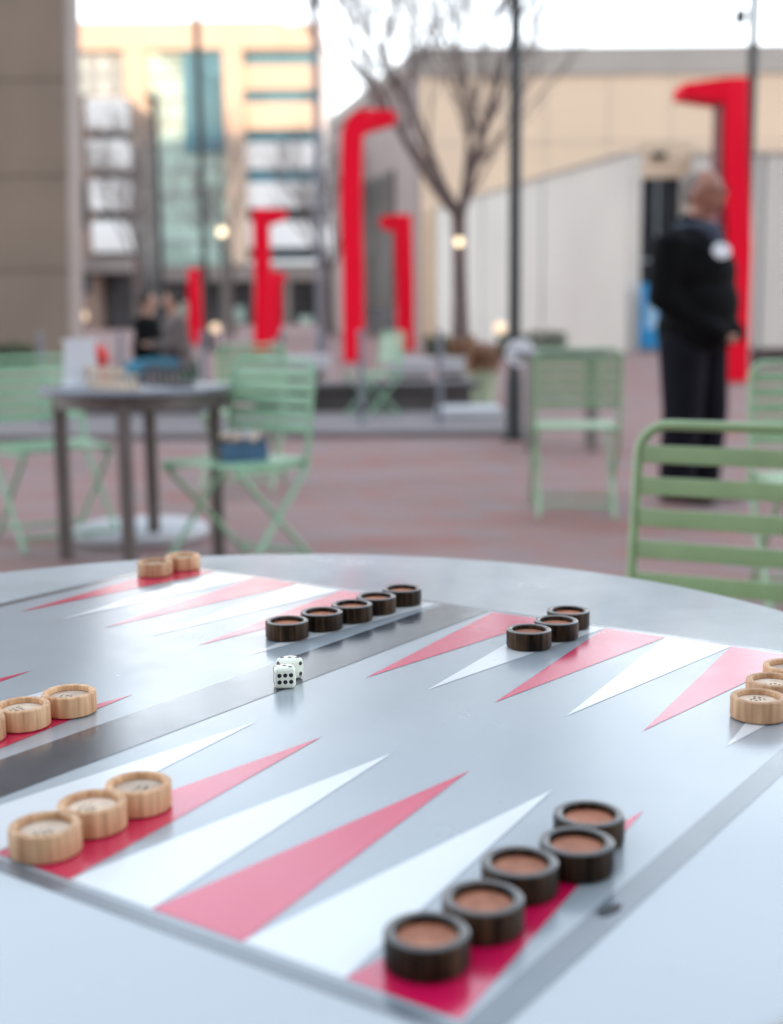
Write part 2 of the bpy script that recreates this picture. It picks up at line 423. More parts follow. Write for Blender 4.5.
def put(kind, u, v, label, rz, group):
    src = CL if kind == 'light' else CD
    p = ground(u, v, TZ + ZT)
    o = src if kind not in used else copy_tree(src)
    used.add(kind)
    place(o, (p[0], p[1], TZ + .0009), rz, label); o['group'] = group
    return o
GL, GD = 'pale wooden checkers on the board', 'dark wooden checkers on the board'
rr = random.Random(11)
rz_ = random.Random(4)
def rz(): return rz_.uniform(-3.1, 3.1)
put('light', 44.7, 825, 'pale wood checker nearest the camera in the lower left row of three', rz(), GL)
put('light', 92, 802, 'pale wood checker in the middle of the lower left row of three', rz(), GL)
put('light', 138, 783, 'pale wood checker at the far end of the lower left row of three', rz(), GL)
put('light', 69, 692, 'pale checker with scribbled face, right end of the row by the black bar', rz(), GL)
put('light', 22, 705, 'pale wood checker second from the right in the row beside the black bar at left', rz(), GL)
put('light', -24.5, 718.5, 'pale wood checker cut off by the left edge of the photo', rz(), GL)
put('light', 154.5, 561.6, 'left of the two pale checkers at the far edge of the table', rz(), GL)
put('light', 182.7, 555.5, 'right of the two pale checkers at the far edge of the table', rz(), GL)
put('light', 758.5, 696.5, 'pale wood checker nearest the camera in the group at the right edge', rz(), GL)
put('light', 773, 680, 'pale wood checker second in the group at the right edge', rz(), GL)
put('light', 789, 665.5, 'pale wood checker farthest back in the group at the right edge', rz(), GL)
for (u, v), l in zip([(287, 620.8), (321.7, 611.9), (351.9, 604.2), (376, 596.5), (401.9, 588.6)],
        ['leftmost dark checker of the row of five just behind the dice', 'second from left dark checker of the row of five behind the dice',
         'middle dark checker of the row of five behind the dice', 'fourth from left dark checker of the row of five behind the dice',
         'rightmost dark checker of the row of five behind the dice']):
    put('dark', u, v, l, rz(), GD)
for (u, v), l in zip([(529, 629.5), (556.5, 620.7), (568.3, 610.6)],
        ['nearest dark checker of the cluster of three at the far side of the board', 'middle dark checker of the cluster of three at the far side of the board',
         'farthest dark checker of the cluster of three at the far side of the board']):
    put('dark', u, v, l, rz(), GD)
for (u, v), l in zip([(426.6, 931.6), (483, 898), (519.8, 862), (577, 841.7), (589, 814)],
        ['nearest and largest dark checker at the bottom of the photo', 'second dark checker from the bottom in the near row of five',
         'middle dark checker of the near row of five on the red point', 'fourth dark checker from the bottom in the near row of five',
         'farthest dark checker of the near row of five']):
    put('dark', u, v, l, rz(), GD)

# ------------------------------------------------------------------ dice
def die(loc, rz, pips, label):
    s = 0.0168
    t = thing('die', loc, label, 'die', rz, 'pair of ivory dice')
    b = MB(); b.box((0, 0, s / 2 + .0001), (s, s, s), M['ivory'])
    es = list(b.bm.edges)
    q = bmesh.ops.bevel(b.bm, geom=es, offset=0.0030, segments=4, profile=0.5, affect='EDGES')
    for f in b.bm.faces: f.smooth = True
    b.build('cube', t, sharp=None)
    b = MB(); g = 0.0043
    lay = {1: [(0, 0)], 2: [(-1, 1), (1, -1)], 3: [(-1, 1), (0, 0), (1, -1)], 5: [(-1, -1), (1, 1), (0, 0), (-1, 1), (1, -1)],
           4: [(-1, -1), (1, 1), (-1, 1), (1, -1)], 6: [(-1.05, .62), (0, .62), (1.05, .62), (-1.05, -.62), (0, -.62), (1.05, -.62)]}
    fr_ = {'front': (Vector((0, -1, 0)), Vector((1, 0, 0)), Vector((0, 0, 1))), 'top': (Vector((0, 0, 1)), Vector((1, 0, 0)), Vector((0, 1, 0))),
           'right': (Vector((1, 0, 0)), Vector((0, 1, 0)), Vector((0, 0, 1))), 'left': (Vector((-1, 0, 0)), Vector((0, 1, 0)), Vector((0, 0, 1))),
           'back': (Vector((0, 1, 0)), Vector((1, 0, 0)), Vector((0, 0, 1)))}
    c = Vector((0, 0, s / 2 + .0001))
    for k, n_ in pips.items():
        nv, ax, ay = fr_[k]
        rm = Matrix((ax, ay, nv)).transposed()
        for (i, j) in lay[n_]:
            b.lathe([(0.0, .00002), (0.0009, .00004), (.0016, .00010), (.0017, .00003), (.0017, -.0003)], M['pip'], c + nv * (s / 2) + ax * i * g + ay * j * g, 16, rot=rm)
    b.build('pips', t, sharp=None)
p = ground(284, 690, TZ); d = ray(286, 690); yw = math.atan2(-d[0], d[1])
die((p[0], p[1] + .0075, TZ + .0007), yw + R_(4), {'front': 6, 'top': 3, 'right': 2, 'left': 5, 'back': 1}, 'ivory die showing six on its front, in front of the other die')
p2 = ground(287, 684.5, TZ)
die((p2[0] + .0012, p2[1] + .0165, TZ + .0007), yw + R_(38), {'front': 4, 'top': 3, 'right': 1, 'left': 5, 'back': 6}, 'ivory die half hidden behind the die showing six')

# ------------------------------------------------------------------ slatted folding chairs
def chair(m, nback=5, wide=0.42, sh=0.039, tr=.0105):
    """origin on the ground under the seat, front = +Y, back at -Y"""
    t = thing('folding_chair', (0, 0, 0), 'x', 'chair')
    hw = wide / 2
    def back_pt(z):  # upright line: from top of back down to the front foot
        return -0.235 + (0.84 - z) * (0.06 / 0.42) if z > 0.42 else -0.175 + (0.42 - z) * (0.42 / 0.42)
    # bent tube that forms the back uprights and the top rail
    pts = []
    r = 0.05
    for z in (0.42, 0.55, 0.70, 0.84 - r): pts.append((-hw, back_pt(z), z))
    for a in (15, 35, 55, 75, 90): pts.append((-hw + r - r * math.cos(R_(a)), back_pt(0.84 - r + r * math.sin(R_(a))), 0.84 - r + r * math.sin(R_(a))))
    pts += [(-x, y, z) for x, y, z in pts[::-1]]
    b = MB(); b.tube(pts, tr, m, 12); b.build('back_frame', t)
    for k in range(nback):
        z = 0.790 - k * 0.054; y = back_pt(z)
        rot = Matrix.Rotation(math.atan2(0.06, 0.42), 3, 'X')
        b = MB(); b.box((0, y, z), (wide - .016, 0.010, sh), m, rot, bev=.004); b.build('back_slat', t)
    for s in (-1, 1):
        b = MB(); b.tube([(s * hw, back_pt(.42), .42), (s * hw, 0.22, 0.008)], .0105, m, 10); b.build('leg', t)
        b = MB(); b.tube([(s * (hw - .024), 0.19, .425), (s * (hw - .024), -0.26, 0.008)], .0105, m, 10); b.build('leg', t)
    b = MB()
    for s in (-1, 1): b.box((s * (hw - .022), 0.0, .432), (.014, .42, .022), m)
    b.build('seat_frame', t)
    for k in range(7):
        b = MB(); b.box((0, -0.18 + k * 0.06, .450), (wide - .01, .046, .012), m, bev=.003); b.build('seat_slat', t)
    b = MB(); b.tube([(-hw, 0.16, .062), (hw, 0.16, .062)], .009, m, 8); b.build('stretcher', t)
    b = MB(); b.tube([(-hw + .024, -0.20, .062), (hw - .024, -0.20, .062)], .009, m, 8); b.build('stretcher', t)
    return t
GC = 'green folding chairs around the plaza tables'
def face_to(frm, to):   # rz so that local +Y points from frm to to
    d = Vector(to) - Vector(frm); return math.atan2(-d[0], d[1])
c0 = chair(M['green'], sh=0.031, tr=.009)
pc = at(652, 480, 2.06); place(c0, (pc[0] + .088, 1.90, 0), R_(180 - 27), 'green slatted folding chair pushed up to the round backgammon table at right')
c0['group'] = GC
# chair seen from behind, mid distance
c1m = chair(M['sage'])
p = ground(573, 512); place(c1m, (p[0], p[1], 0), R_(-4), 'pale green folding chair standing alone in front of the man and a dark table'); c1m['group'] = GC
def sage(loc, rz, label):
    o = copy_tree(c1m); place(o, loc, rz, label); return o
c3 = chair(M['mint'], wide=.44); c3['group'] = GC
place(c3, (at(52, 440, 5.8)[0], 5.8, 0), R_(-146), 'mint green folding chair at the left edge beside the grey chess table')
def mint(loc, rz, label):
    o = copy_tree(c3); place(o, loc, rz, label); return o
p = at(236, 460, 5.12); mint((p[0], 5.12, 0), R_(143), 'mint green folding chair holding the blue box of game pieces'); chair_box = Vector((p[0], p[1], 0))
p = at(243, 400, 7.6); sage((p[0], 7.6, 0), R_(172), 'green folding chair just behind the chair with the blue box')
p = at(824, 480, 4.35); sage((p[0], 4.35, 0), R_(176), 'green folding chair cut off by the right edge, right of the man')
p = ground(372, 425); mint((p[0], p[1] + .5, 0), R_(118), 'small distant green chair beside the tall red frame and grey posts')

# ------------------------------------------------------------------ rectangular tables
def rtable(loc, rz, w, label):
    t = thing('chess_table', loc, label, 'table', rz); r = w / 2
    b = MB(); b.lathe([(0, .712), (r - .006, .712), (r, .718), (r, .731), (r - .004, .736), (0, .736)], M['steeltop'], n=64); b.build('tabletop', t)
    b = MB(); b.lathe([(r - .085, .655), (r - .065, .655), (r - .065, .711), (r - .085, .711), (r - .085, .655)], M['steel'], n=48); b.build('apron', t)
    for k in range(4):
        a = k * PI / 2
        b = MB(); b.box((math.cos(a) * (r - .075), math.sin(a) * (r - .075), .356), (.052, .052, .708), M['steel'], Matrix.Rotation(a, 3, 'Z'), bev=.004); b.build('leg', t)
    return t
pL, pM_, pR = ground(65, 553), ground(139, 556), ground(213, 545)
tcen = at(141, 500, 5.42); tcen.z = 0
CT = tcen.copy(); CRZ = R_(1.5)
ct = rtable((tcen[0], tcen[1], 0), CRZ, .80, 'dark grey round table with chess pieces and a white card on it')
p = ground(565, 452); t2 = rtable((p[0], p[1] + .25, 0), R_(40), .80, 'dark grey round table behind the lone pale green chair')

b = MB(); b.lathe([(0, .004), (.30, .004), (.315, .015), (.315, .045), (.30, .055), (.05, .065), (0, .065)], M['concrete'], n=48)
p = ground(137, 541); o = b.build('parasol_base', loc=(p[0], p[1] + .1, 0)); tag(o, 'round white slab lying on the bricks under the chess table', 'parasol base')

# white card, red ball and chess pieces on the chess table
def tabpt(u, v, z=.738): p = ground(u, v, z); return p
p = tabpt(81, 386, .737)
t = thing('table_card', (p[0], p[1], .737), 'upright white card with rounded top on the chess table', 'card', R_(18)); t.scale = (1.2, 1.2, 1.2)
b = MB(); out = [(-.062, 0), (.062, 0)] + [(.062 * math.cos(a) if abs(math.cos(a)) < .5 else math.copysign(.062, math.cos(a)) * (.85 + .15 * abs(math.sin(a))), .145 + .022 * math.sin(a)) for a in [PI * k / 10 for k in range(11)]]
for side in (-1, 1):
    b.face([(x, side * .001 - y * .12, y) for x, y in out], M['paper'])
n_ = len(out)
for k in range(n_):
    (xa, ya), (xb, yb) = out[k], out[(k + 1) % n_]
    b.face([(xa, -.001 - ya * .12, ya), (xb, -.001 - yb * .12, yb), (xb, .001 - yb * .12, yb), (xa, .001 - ya * .12, ya)], M['paper'])
b.build('card', t)
b = MB(); b.box((0, -.02, .004), (.124, .05, .008), M['paper'], bev=.001); b.build('foot', t)
p = at(97, 347, CT[1] + .27)
def sphere(b, c, r, m, seg=20, sc=(1, 1, 1)):
    prof = [(r * math.sin(PI * k / 12) if 0 < k < 12 else 0, -r * math.cos(PI * k / 12)) for k in range(13)]
    i0 = len(b.bm.verts)
    b.lathe(prof, m, (0, 0, 0), seg)
    b.bm.verts.ensure_lookup_table()
    for v in list(b.bm.verts)[i0:]:
        v.co = Vector((v.co.x * sc[0], v.co.y * sc[1], v.co.z * sc[2])) + Vector(c)
t = thing('red_timer', (p[0], p[1], .737), 'round red timer standing behind the white card', 'timer')
b = MB(); sphere(b, (0, 0, .115), .05, M['redball'], sc=(1, .5, 1)); b.build('case', t)
b = MB(); b.tube([(0, 0, 0), (0, 0, .075)], [.03, .012], M['redball'], 12); b.build('foot', t)

def piece(kind, tall):
    m = M['pieceL'] if kind == 'beige' else M['pieceD']
    b = MB(); h = .085 if tall else .06
    b.lathe([(0, 0), (.018, 0), (.018, .006), (.012, .012), (.007, .022), (.006, h * .6), (.011, h * .66), (.006, h * .7), (.011, h * .84), (.008, h * .96), (0, h)], m, n=14)
    o = b.build('chess_piece', sharp=None)
    return tag(o, 'x', 'chess piece')
prot = {}
ca, sa = math.cos(R_(38)), math.sin(R_(38))
for kind, ox in (('beige', -1), ('dark', 1)):
    for row in range(2):
        for k in range(8):
            key = (kind, row)
            if key not in prot: o = prot[key] = piece(kind, row == 1)
            else: o = prot[key].copy(); COL.objects.link(o)
            lx = ox * (.10 + .055 * row); ly = -.19 + k * .054
            o.location = (CT[0] + lx * ca - ly * sa, CT[1] + lx * sa + ly * ca, .7365)
            o['group'] = '%s %s chess pieces' % (kind, 'back row' if row else 'front row')
            o['label'] = ('taller %s chess piece in the outer row on the grey table' if row else 'short %s chess pawn in the inner row on the grey table') % kind

# box of pieces on the chair
t = thing('piece_box', (chair_box[0] + .02, chair_box[1] - .03, .4565), 'small blue and black box full of beige pieces on the mint chair seat', 'box', R_(25))
b = MB()
for s in (-1, 1):
    b.box((0, s * .065, .038), (.19, .006, .075), M['bluebox'] if s < 0 else M['blackbox']); b.box((s * .092, 0, .038), (.006, .124, .075), M['blackbox'])
b.box((0, 0, .004), (.18, .124, .006), M['blackbox'])
b.build('tray', t)
rr = random.Random(5)
for k in range(14):
    b = MB(); b.lathe([(0, 0), (.017, 0), (.017, .012), (0, .012)], M['pieceL'] if k % 4 else M['concrete'], n=16, rot=Matrix.Rotation(rr.uniform(-.7, .7), 3, 'X'))
    o = b.build('loose_piece', loc=(t.location[0] + rr.uniform(-.07, .07), t.location[1] + rr.uniform(-.045, .045), .4565 + .070 + rr.uniform(0, .028)))
    tag(o, 'loose beige or white disc heaped in the blue box on the chair' if 0 else ('loose white disc heaped in the blue box on the chair' if k % 4 == 0 else 'loose beige disc heaped in the blue box on the chair'), 'game disc', 'white discs in the blue box' if k % 4 == 0 else 'beige discs in the blue box')

# ------------------------------------------------------------------ the man (remeshed from a jointed blockout)
def blob(name, parts, m, parent, voxel=.014, smooth=6, loc=(0, 0, 0), rzv=0):
    """parts: ('cap', p0, r0, p1, r1) tapered limbs or ('ell', c, (rx,ry,rz), rotz); fused into ONE continuous skin"""
    b = MB()
    for q in parts:
        if q[0] == 'cap':
            a, ra, c, rb = Vector(q[1]), q[2], Vector(q[3]), q[4]
            n = 8; pts = [a.lerp(c, k / n) for k in range(n + 1)]
            b.tube(pts, [ra + (rb - ra) * k / n for k in range(n + 1)], m, 16)
            sphere(b, a, ra, m, 16); sphere(b, c, rb, m, 16)
        else:
            sphere(b, (0, 0, 0), 1.0, m, 24, (1, 1, 1)) if False else None
            i0 = len(b.bm.verts); sphere(b, (0, 0, 0), 1.0, m, 24)
            ro = Matrix.Rotation(q[3] if len(q) > 3 else 0, 3, 'Z')
            for v in list(b.bm.verts)[i0:]:
                v.co = ro @ Vector((v.co.x * q[2][0], v.co.y * q[2][1], v.co.z * q[2][2])) + Vector(q[1])
    o = b.build('tmp', sharp=None)
    md = o.modifiers.new('r', 'REMESH'); md.mode = 'VOXEL'; md.voxel_size = voxel; md.use_smooth_shade = True
    ms = o.modifiers.new('s', 'SMOOTH'); ms.factor = .5; ms.iterations = smooth
    bpy.context.view_layer.update()
    ev = o.evaluated_get(bpy.context.evaluated_depsgraph_get())
    me = bpy.data.meshes.new_from_object(ev)
    me.name = name; me.materials.clear(); me.materials.append(m)
    for pl in me.polygons: pl.use_smooth = True
    bpy.data.objects.remove(o)
    r = bpy.data.objects.new(name, me); COL.objects.link(r)
    if parent is not None: r.parent = parent
    r.location = loc; r.rotation_euler = (0, 0, rzv)
    return r

# local frame: faces +X, camera sees his right side (-Y). 1.78 m tall
pm = ground(689, 499)
man = blob('person', [
    ('ell', (0.0350, 0.0000, 1.6650), (0.0823, 0.0655, 0.1145)), ('ell', (0.0644, 0.0000, 1.6200), (0.0571, 0.0487, 0.0727)),   # skull, jaw
    ('ell', (0.1257, 0.0000, 1.6450), (0.0185, 0.0126, 0.0243)),                                                # nose
    ('ell', (0.1123, 0.0252, 1.6720), (0.0118, 0.0151, 0.0097)), ('ell', (0.1123, -0.0252, 1.6720), (0.0118, 0.0151, 0.0097)),
    ('ell', (0.1123, 0.0000, 1.5970), (0.0151, 0.0218, 0.0136)),                                                # mouth
    ('ell', (0.0308, 0.0689, 1.6500), (0.0185, 0.0101, 0.0330)), ('ell', (0.0308, -0.0689, 1.6500), (0.0185, 0.0101, 0.0330)),
    ('cap', (-.02, 0, 1.42), .066, (.032, 0, 1.60), .052),
    ('ell', (-.01, 0, 1.32), (.115, .19, .14)), ('ell', (.03, 0, 1.10), (.145, .17, .20)), ('ell', (0, 0, .93), (.13, .165, .13)),
    ('cap', (-.02, -.175, 1.39), .058, (-.035, -.21, 1.11), .045), ('cap', (-.035, -.21, 1.11), .043, (.16, -.09, .925), .030),
    ('cap', (-.02, .175, 1.39), .058, (-.035, .21, 1.11), .045), ('cap', (-.035, .21, 1.11), .043, (.16, .07, .925), .030),
    ('ell', (.145, -.055, .90), (.050, .030, .040)), ('ell', (.145, .035, .90), (.050, .030, .040)),
    ('cap', (.17, -.05, .915), .011, (.185, .015, .90), .009), ('cap', (.175, -.04, .895), .011, (.185, .025, .88), .009),
    ('cap', (.17, -.035, .875), .010, (.175, .03, .86), .009), ('cap', (.15, -.075, .92), .012, (.17, -.03, .945), .010),
    ('cap', (0, -.09, .92), .085, (.01, -.10, .50), .060), ('cap', (.01, -.10, .50), .058, (-.01, -.105, .10), .042),
    ('cap', (0, .09, .92), .085, (.03, .10, .50), .060), ('cap', (.03, .10, .50), .058, (.01, .105, .10), .042),
    ('cap', (-.04, -.105, .055), .040, (.12, -.12, .04), .032), ('cap', (-.02, .105, .055), .040, (.14, .12, .04), .032),
], M['skin'], None, .012, 4, (pm[0], pm[1], 0), R_(-40))
man.scale = (1.24, 1.24, .985)
tag(man, 'man standing in black jacket and dark trousers with a round white badge', 'person')
blob('jacket', [
    ('ell', (-.005, 0, 1.36), (.135, .205, .125)), ('ell', (0.015, 0, 1.24), (.155, .205, .17)), ('ell', (.025, 0, 1.07), (.165, .20, .22)),
    ('ell', (.015, 0, .95), (.168, .20, .14)), ('ell', (.012, 0, .885), (.160, .195, .095)), ('cap', (-.03, 0, 1.42), .095, (-.01, 0, 1.48), .085),
    ('cap', (-.02, -.18, 1.38), .080, (-.035, -.215, 1.10), .066), ('cap', (-.035, -.215, 1.10), .064, (.16, -.085, .912), .050),
    ('cap', (-.02, .18, 1.38), .080, (-.035, .215, 1.10), .066), ('cap', (-.035, .215, 1.10), .064, (.16, .065, .912), .050),
], M['blackcloth'], man, .014, 5)
blob('trousers', [
    ('ell', (0, 0, .93), (.150, .178, .11)),
    ('cap', (0, -.092, .88), .108, (.01, -.10, .50), .088), ('cap', (.01, -.10, .50), .088, (-.01, -.105, .10), .078),
    ('cap', (0, .092, .88), .108, (.03, .10, .50), .088), ('cap', (.03, .10, .50), .088, (.01, .105, .10), .078),
], M['navyskin'], man, .014, 4)
for s, dx in ((-1, 0), (1, .02)):
    blob('shoe', [('cap', (-.045 + dx, s * .105, .050), .050, (.13 + dx, s * .12, .042), .042), ('ell', (.05 + dx, s * .11, .022), (.15, .05, .022))], M['shoe'], man, .010, 3)
blob('hair', [('ell', (-0.0020, 0.0000, 1.6900), (0.0706, 0.0680, 0.0854)), ('ell', (-0.0120, 0.0000, 1.6450), (0.0487, 0.0672, 0.0485))], M['hair'], man, .010, 3)
blob('scarf', [('ell', (.0, 0, 1.485), (.098, .098, .036)), ('ell', (.07, -.02, 1.455), (.065, .055, .032)), ('ell', (.10, -.03, 1.41), (.04, .045, .03))], M['scarf'], man, .010, 3)
b = MB(); b.lathe([(0, -.003), (.040, -.003), (.043, 0), (.040, .004), (0, .005)], M['paper'], (.172, -.105, 1.345), 28, rot=Matrix.Rotation(R_(-35), 3, 'Z') @ Matrix.Rotation(R_(80), 3, 'Y'))
b.build('round_badge', man)
b = MB()
for s in (-1, 1): b.lathe([(.016, 0), (.018, .002), (.016, .004)], M['black'], (.124, s * .027, 1.672), 16, rot=Matrix.Rotation(R_(90), 3, 'Y'))
b.tube([(.125, -.009, 1.674), (.125, .009, 1.674)], .002, M['black'], 6)
for s in (-1, 1): b.tube([(.124, s * .046, 1.676), (.032, s * .072, 1.672)], .002, M['black'], 6)
b.build('glasses', man)

# seated people far back
def sitter(loc, rzv, top, label, hair, trs='navyskin'):
    sc = 1.0
    o = blob('person', [
        ('ell', (0, 0, 1.16), (.085, .075, .11)), ('ell', (.09, 0, 1.14), (.02, .014, .02)), ('cap', (-.01, 0, .98), .055, (0, 0, 1.10), .05),
        ('ell', (-.02, 0, .88), (.11, .18, .14)), ('ell', (-.03, 0, .66), (.12, .15, .18)), ('ell', (-.03, 0, .52), (.15, .17, .10)),
        ('cap', (-.02, -.18, .94), .05, (.02, -.22, .70), .04), ('cap', (.02, -.22, .70), .038, (.25, -.12, .72), .028),
        ('cap', (-.02, .18, .94), .05, (.02, .22, .70), .04), ('cap', (.02, .22, .70), .038, (.25, .12, .72), .028),
        ('ell', (.29, -.11, .725), (.05, .03, .02)), ('ell', (.29, .11, .725), (.05, .03, .02)),
        ('cap', (0, -.10, .52), .075, (.42, -.12, .49), .058), ('cap', (.42, -.12, .49), .055, (.42, -.12, .08), .04),
        ('cap', (0, .10, .52), .075, (.42, .12, .49), .058), ('cap', (.42, .12, .49), .055, (.42, .12, .08), .04),
        ('cap', (.40, -.12, .045), .04, (.55, -.12, .035), .03), ('cap', (.40, .12, .045), .04, (.55, .12, .035), .03)], M['skin2'], None, .02, 3, loc, rzv)
    tag(o, label, 'person')
    blob('coat', [('ell', (-.02, 0, .88), (.14, .215, .15)), ('ell', (-.03, 0, .68), (.16, .19, .21)), ('ell', (-.03, 0, .52), (.17, .19, .11)),
        ('cap', (-.02, -.19, .94), .072, (.02, -.23, .70), .06), ('cap', (.02, -.23, .70), .058, (.22, -.13, .72), .045),
        ('cap', (-.02, .19, .94), .072, (.02, .23, .70), .06), ('cap', (.02, .23, .70), .058, (.22, .13, .72), .045)], top, o, .02, 3)
    blob('trousers', [('cap', (0, -.10, .52), .09, (.42, -.12, .49), .075), ('cap', (.42, -.12, .49), .075, (.42, -.12, .10), .065),
        ('cap', (0, .10, .52), .09, (.42, .12, .49), .075), ('cap', (.42, .12, .49), .075, (.42, .12, .10), .065)], M[trs], o, .02, 3)
    blob('hair', [('ell', (-.02, 0, 1.185), (.088, .082, .10))], hair, o, .015, 2)
    return o
def stool_for(o, label):
    t = thing('cafe_stool', (o.location[0], o.location[1], 0), label, 'stool', o.rotation_euler[2])
    b = MB(); b.lathe([(0, .405), (.17, .405), (.17, .425), (0, .425)], M['mint'], n=24); b.build('seat', t)
    for k in range(4):
        a = PI / 4 + k * PI / 2
        b = MB(); b.tube([(.12 * math.cos(a), .12 * math.sin(a), .405), (.17 * math.cos(a), .17 * math.sin(a), 0)], .011, M['mint'], 8); b.build('leg', t)
M['browncoat'] = mat('brown_grey_coat', (0.13, 0.10, 0.095), 0.9, 0, 0.2, 8)
s1 = sitter((at(174, 350, 13.2)[0], 13.2, 0), R_(200), M['browncoat'], 'seated person in a brown grey coat and teal trousers beyond the chess table', M['darkhair'], 'tealcloth')
stool_for(s1, 'green stool under the person in the brown grey coat')
s2 = sitter((at(150, 350, 13.8)[0], 13.8, 0), R_(-10), M['blackcloth'], 'seated person all in black left of the one in brown grey', M['darkhair'], 'dkgreen')
stool_for(s2, 'green stool under the person in black')

# ------------------------------------------------------------------ grey posts, kerb, granite benches
GP = 'short grey posts along the pale kerb'
proto = None
pls = ['first grey post from the left, seen beside the left green chair', 'second grey post from the left, behind the chess table', 'third grey post, behind the right leg of the chess table',
       'fourth grey post, right of the mint chair back', 'fifth grey post, under the tallest red frame', 'sixth and rightmost grey post']
for (u, l) in zip((45, 124, 206, 284, 362, 440), pls):
    p = ground(u, 431)
    if proto is None:
        t = thing('post', (0, 0, 0), 'x', 'post', 0, GP)
        b = MB(); b.tube([(0, 0, 0), (0, 0, .84)], .024, M['greypost'], 16); b.build('shaft', t)
        b = MB(); b.lathe([(0, .84), (.030, .84), (.030, .855), (.018, .875), (0, .88)], M['greypost'], n=16); b.build('cap', t)
        b = MB(); b.lathe([(0, .0), (.055, .0), (.055, .012), (.03, .02), (0, .02)], M['greypost'], n=16); b.build('base_ring', t)
        proto = t
    else: t = copy_tree(proto)
    place(t, (p[0], p[1], 0), 0, l)

g = MB(); g.face([(-400, -120, 0), (400, -120, 0), (400, 900, 0), (-400, 900, 0)], M['ground']); o = g.build('brick_plaza', sharp=None); tag(o, kind='structure')
ya = ground(300, 439)[1]; xr = ground(515, 425)[0]; kd = ground(300, 418)[1] - ya
b = MB(); b.box(((-14 + xr) / 2, ya + kd / 2, .03), (14 + xr, kd, .056), M['kerb'], bev=.01); o = b.build('kerb', sharp=R_(30)); tag(o, kind='structure')
yb = ya + kd + .33
def bench(cx, cy, L, D, H, label, topm, name='stone_bench', rzv=0):
    t = thing(name, (cx, cy, 0), label, 'bench', rzv)
    b = MB(); b.box((0, 0, H - .03), (L, D, .06), topm, bev=.008); b.build('seat', t)
    b = MB(); b.box((0, 0, (H - .06) / 2 + .003), (L - .16, D - .16, H - .062), M['granite']); b.build('plinth', t)
    return t
xs = [at(u, 400, yb)[0] for u in (62, 236, 248, 478)]
bench((xs[0] + xs[1]) / 2, yb, xs[1] - xs[0], .6, .33, 'long low dark stone bench behind the chess table', M['granite'])
bench((xs[2] + xs[3]) / 2, yb + .05, xs[3] - xs[2], .6, .33, 'long low dark stone bench between the mint chair and the black pole', M['granite'])
for (ua, ub, Y, l) in ((385, 434, 15.2, 'white concrete block seat behind the dark bench, under the small red frame'), (438, 466, 15.6, 'small white concrete block seat right of the rightmost grey post'),
                       (262, 330, 16.5, 'white concrete block seat behind the mint chair back'), (436, 500, ya + kd * .6, 'low white slab lying at the right end of the dark bench')):
    xa, xb = at(ua, 370, Y)[0], at(ub, 370, Y)[0]
    t = thing('block_seat', ((xa + xb) / 2, Y, 0), l, 'seat', 0)
    low = 'low' in l
    b = MB(); b.box((0, 0, .11 if low else .38), (xb - xa, .5, .10 if low else .20), M['concrete'], bev=.04); b.build('seat', t)
    b = MB(); b.box((0, 0, .059 if low else .14), ((xb - xa) * .8, .3, .004 if low else .274), M['granite']); b.build('plinth', t)

Y = 23.0; xa, xb = at(742, 360, Y)[0], at(830, 360, Y)[0]
bench((xa + xb) / 2, Y, xb - xa, .5, .32, 'low brown timber bench by the white wall at far right', M['woodbench'], 'timber_bench')

# ------------------------------------------------------------------ poles
def pole(u, v, r, H, label, name='lamp_post', m='black', extra=None, lean=0):
    p = ground(u, v)
    t = thing(name, (p[0], p[1], 0), label, 'pole')
    b = MB(); b.tube([(0, 0, 0), (lean * .5, 0, H / 2), (lean, 0, H)], [r, r * .97, r * .93], M[m], 16); b.build('shaft', t)
    b = MB(); b.lathe([(0, 0.0), (r * 2.0, 0.0), (r * 2.0, .04), (r * 1.5, .10), (r * 1.35, .50), (r, .56), (0, .56)], M[m], n=20); b.build('foot', t)
    return t, p
t, pp = pole(514, 440, .05, 4.6, 'thick black lamp post rising out of the top of the photo')
b = MB(); b.box((0, 0, 4.62), (.12, .5, .06), M['black'], bev=.01); b.build('lamp_head', t)
b = MB(); b.lathe([(0, -.012), (.105, -.012), (.11, 0), (.105, .012), (0, .012)], M['paper'], (0, 0, 0), 32, rot=Matrix.Rotation(R_(90), 3, 'X'))
p = at(520, 353, pp[1] - .075); o = b.build('round_sign', loc=p); tag(o, 'round white disc fixed to the front of the black lamp post', 'sign')
b = MB()
for k in range(4): b.tube([(pp[0], pp[1], z) for z in (0,)] + [(pp[0], pp[1], .001)], .001, M['black'], 3) if False else None
b.bm.free()
t, _ = pole(743, 372, .075, 9.5, 'slender dark mast behind the right red frame', 'mast', 'black')
q = at(739, 18, _[1]); b = MB(); b.box((q[0] - _[0], -.08, q[2]), (.16, .2, .22), M['black'], bev=.02); b.build('floodlight', t)
t, _ = pole(321, 352, .10, 8.6, 'tall grey pole left of the tallest red frame', 'mast', 'greypost')
b = MB(); b.box((0, -.3, 8.6), (.25, .8, .1), M['greypost'], bev=.02); b.build('lamp_head', t)
t, _ = pole(207, 350, .10, 12, 'tall dark pole in front of the green glass facade', 'mast', 'black')
b = MB(); b.box((0, -.3, 12), (.25, .8, .1), M['black'], bev=.02); b.build('lamp_head', t)
t, _ = pole(163, 348, .10, 7.2, 'dark pole left of the green glass facade', 'mast', 'black')
b = MB(); b.box((0, -.3, 7.2), (.25, .8, .1), M['black'], bev=.02); b.build('lamp_head', t)

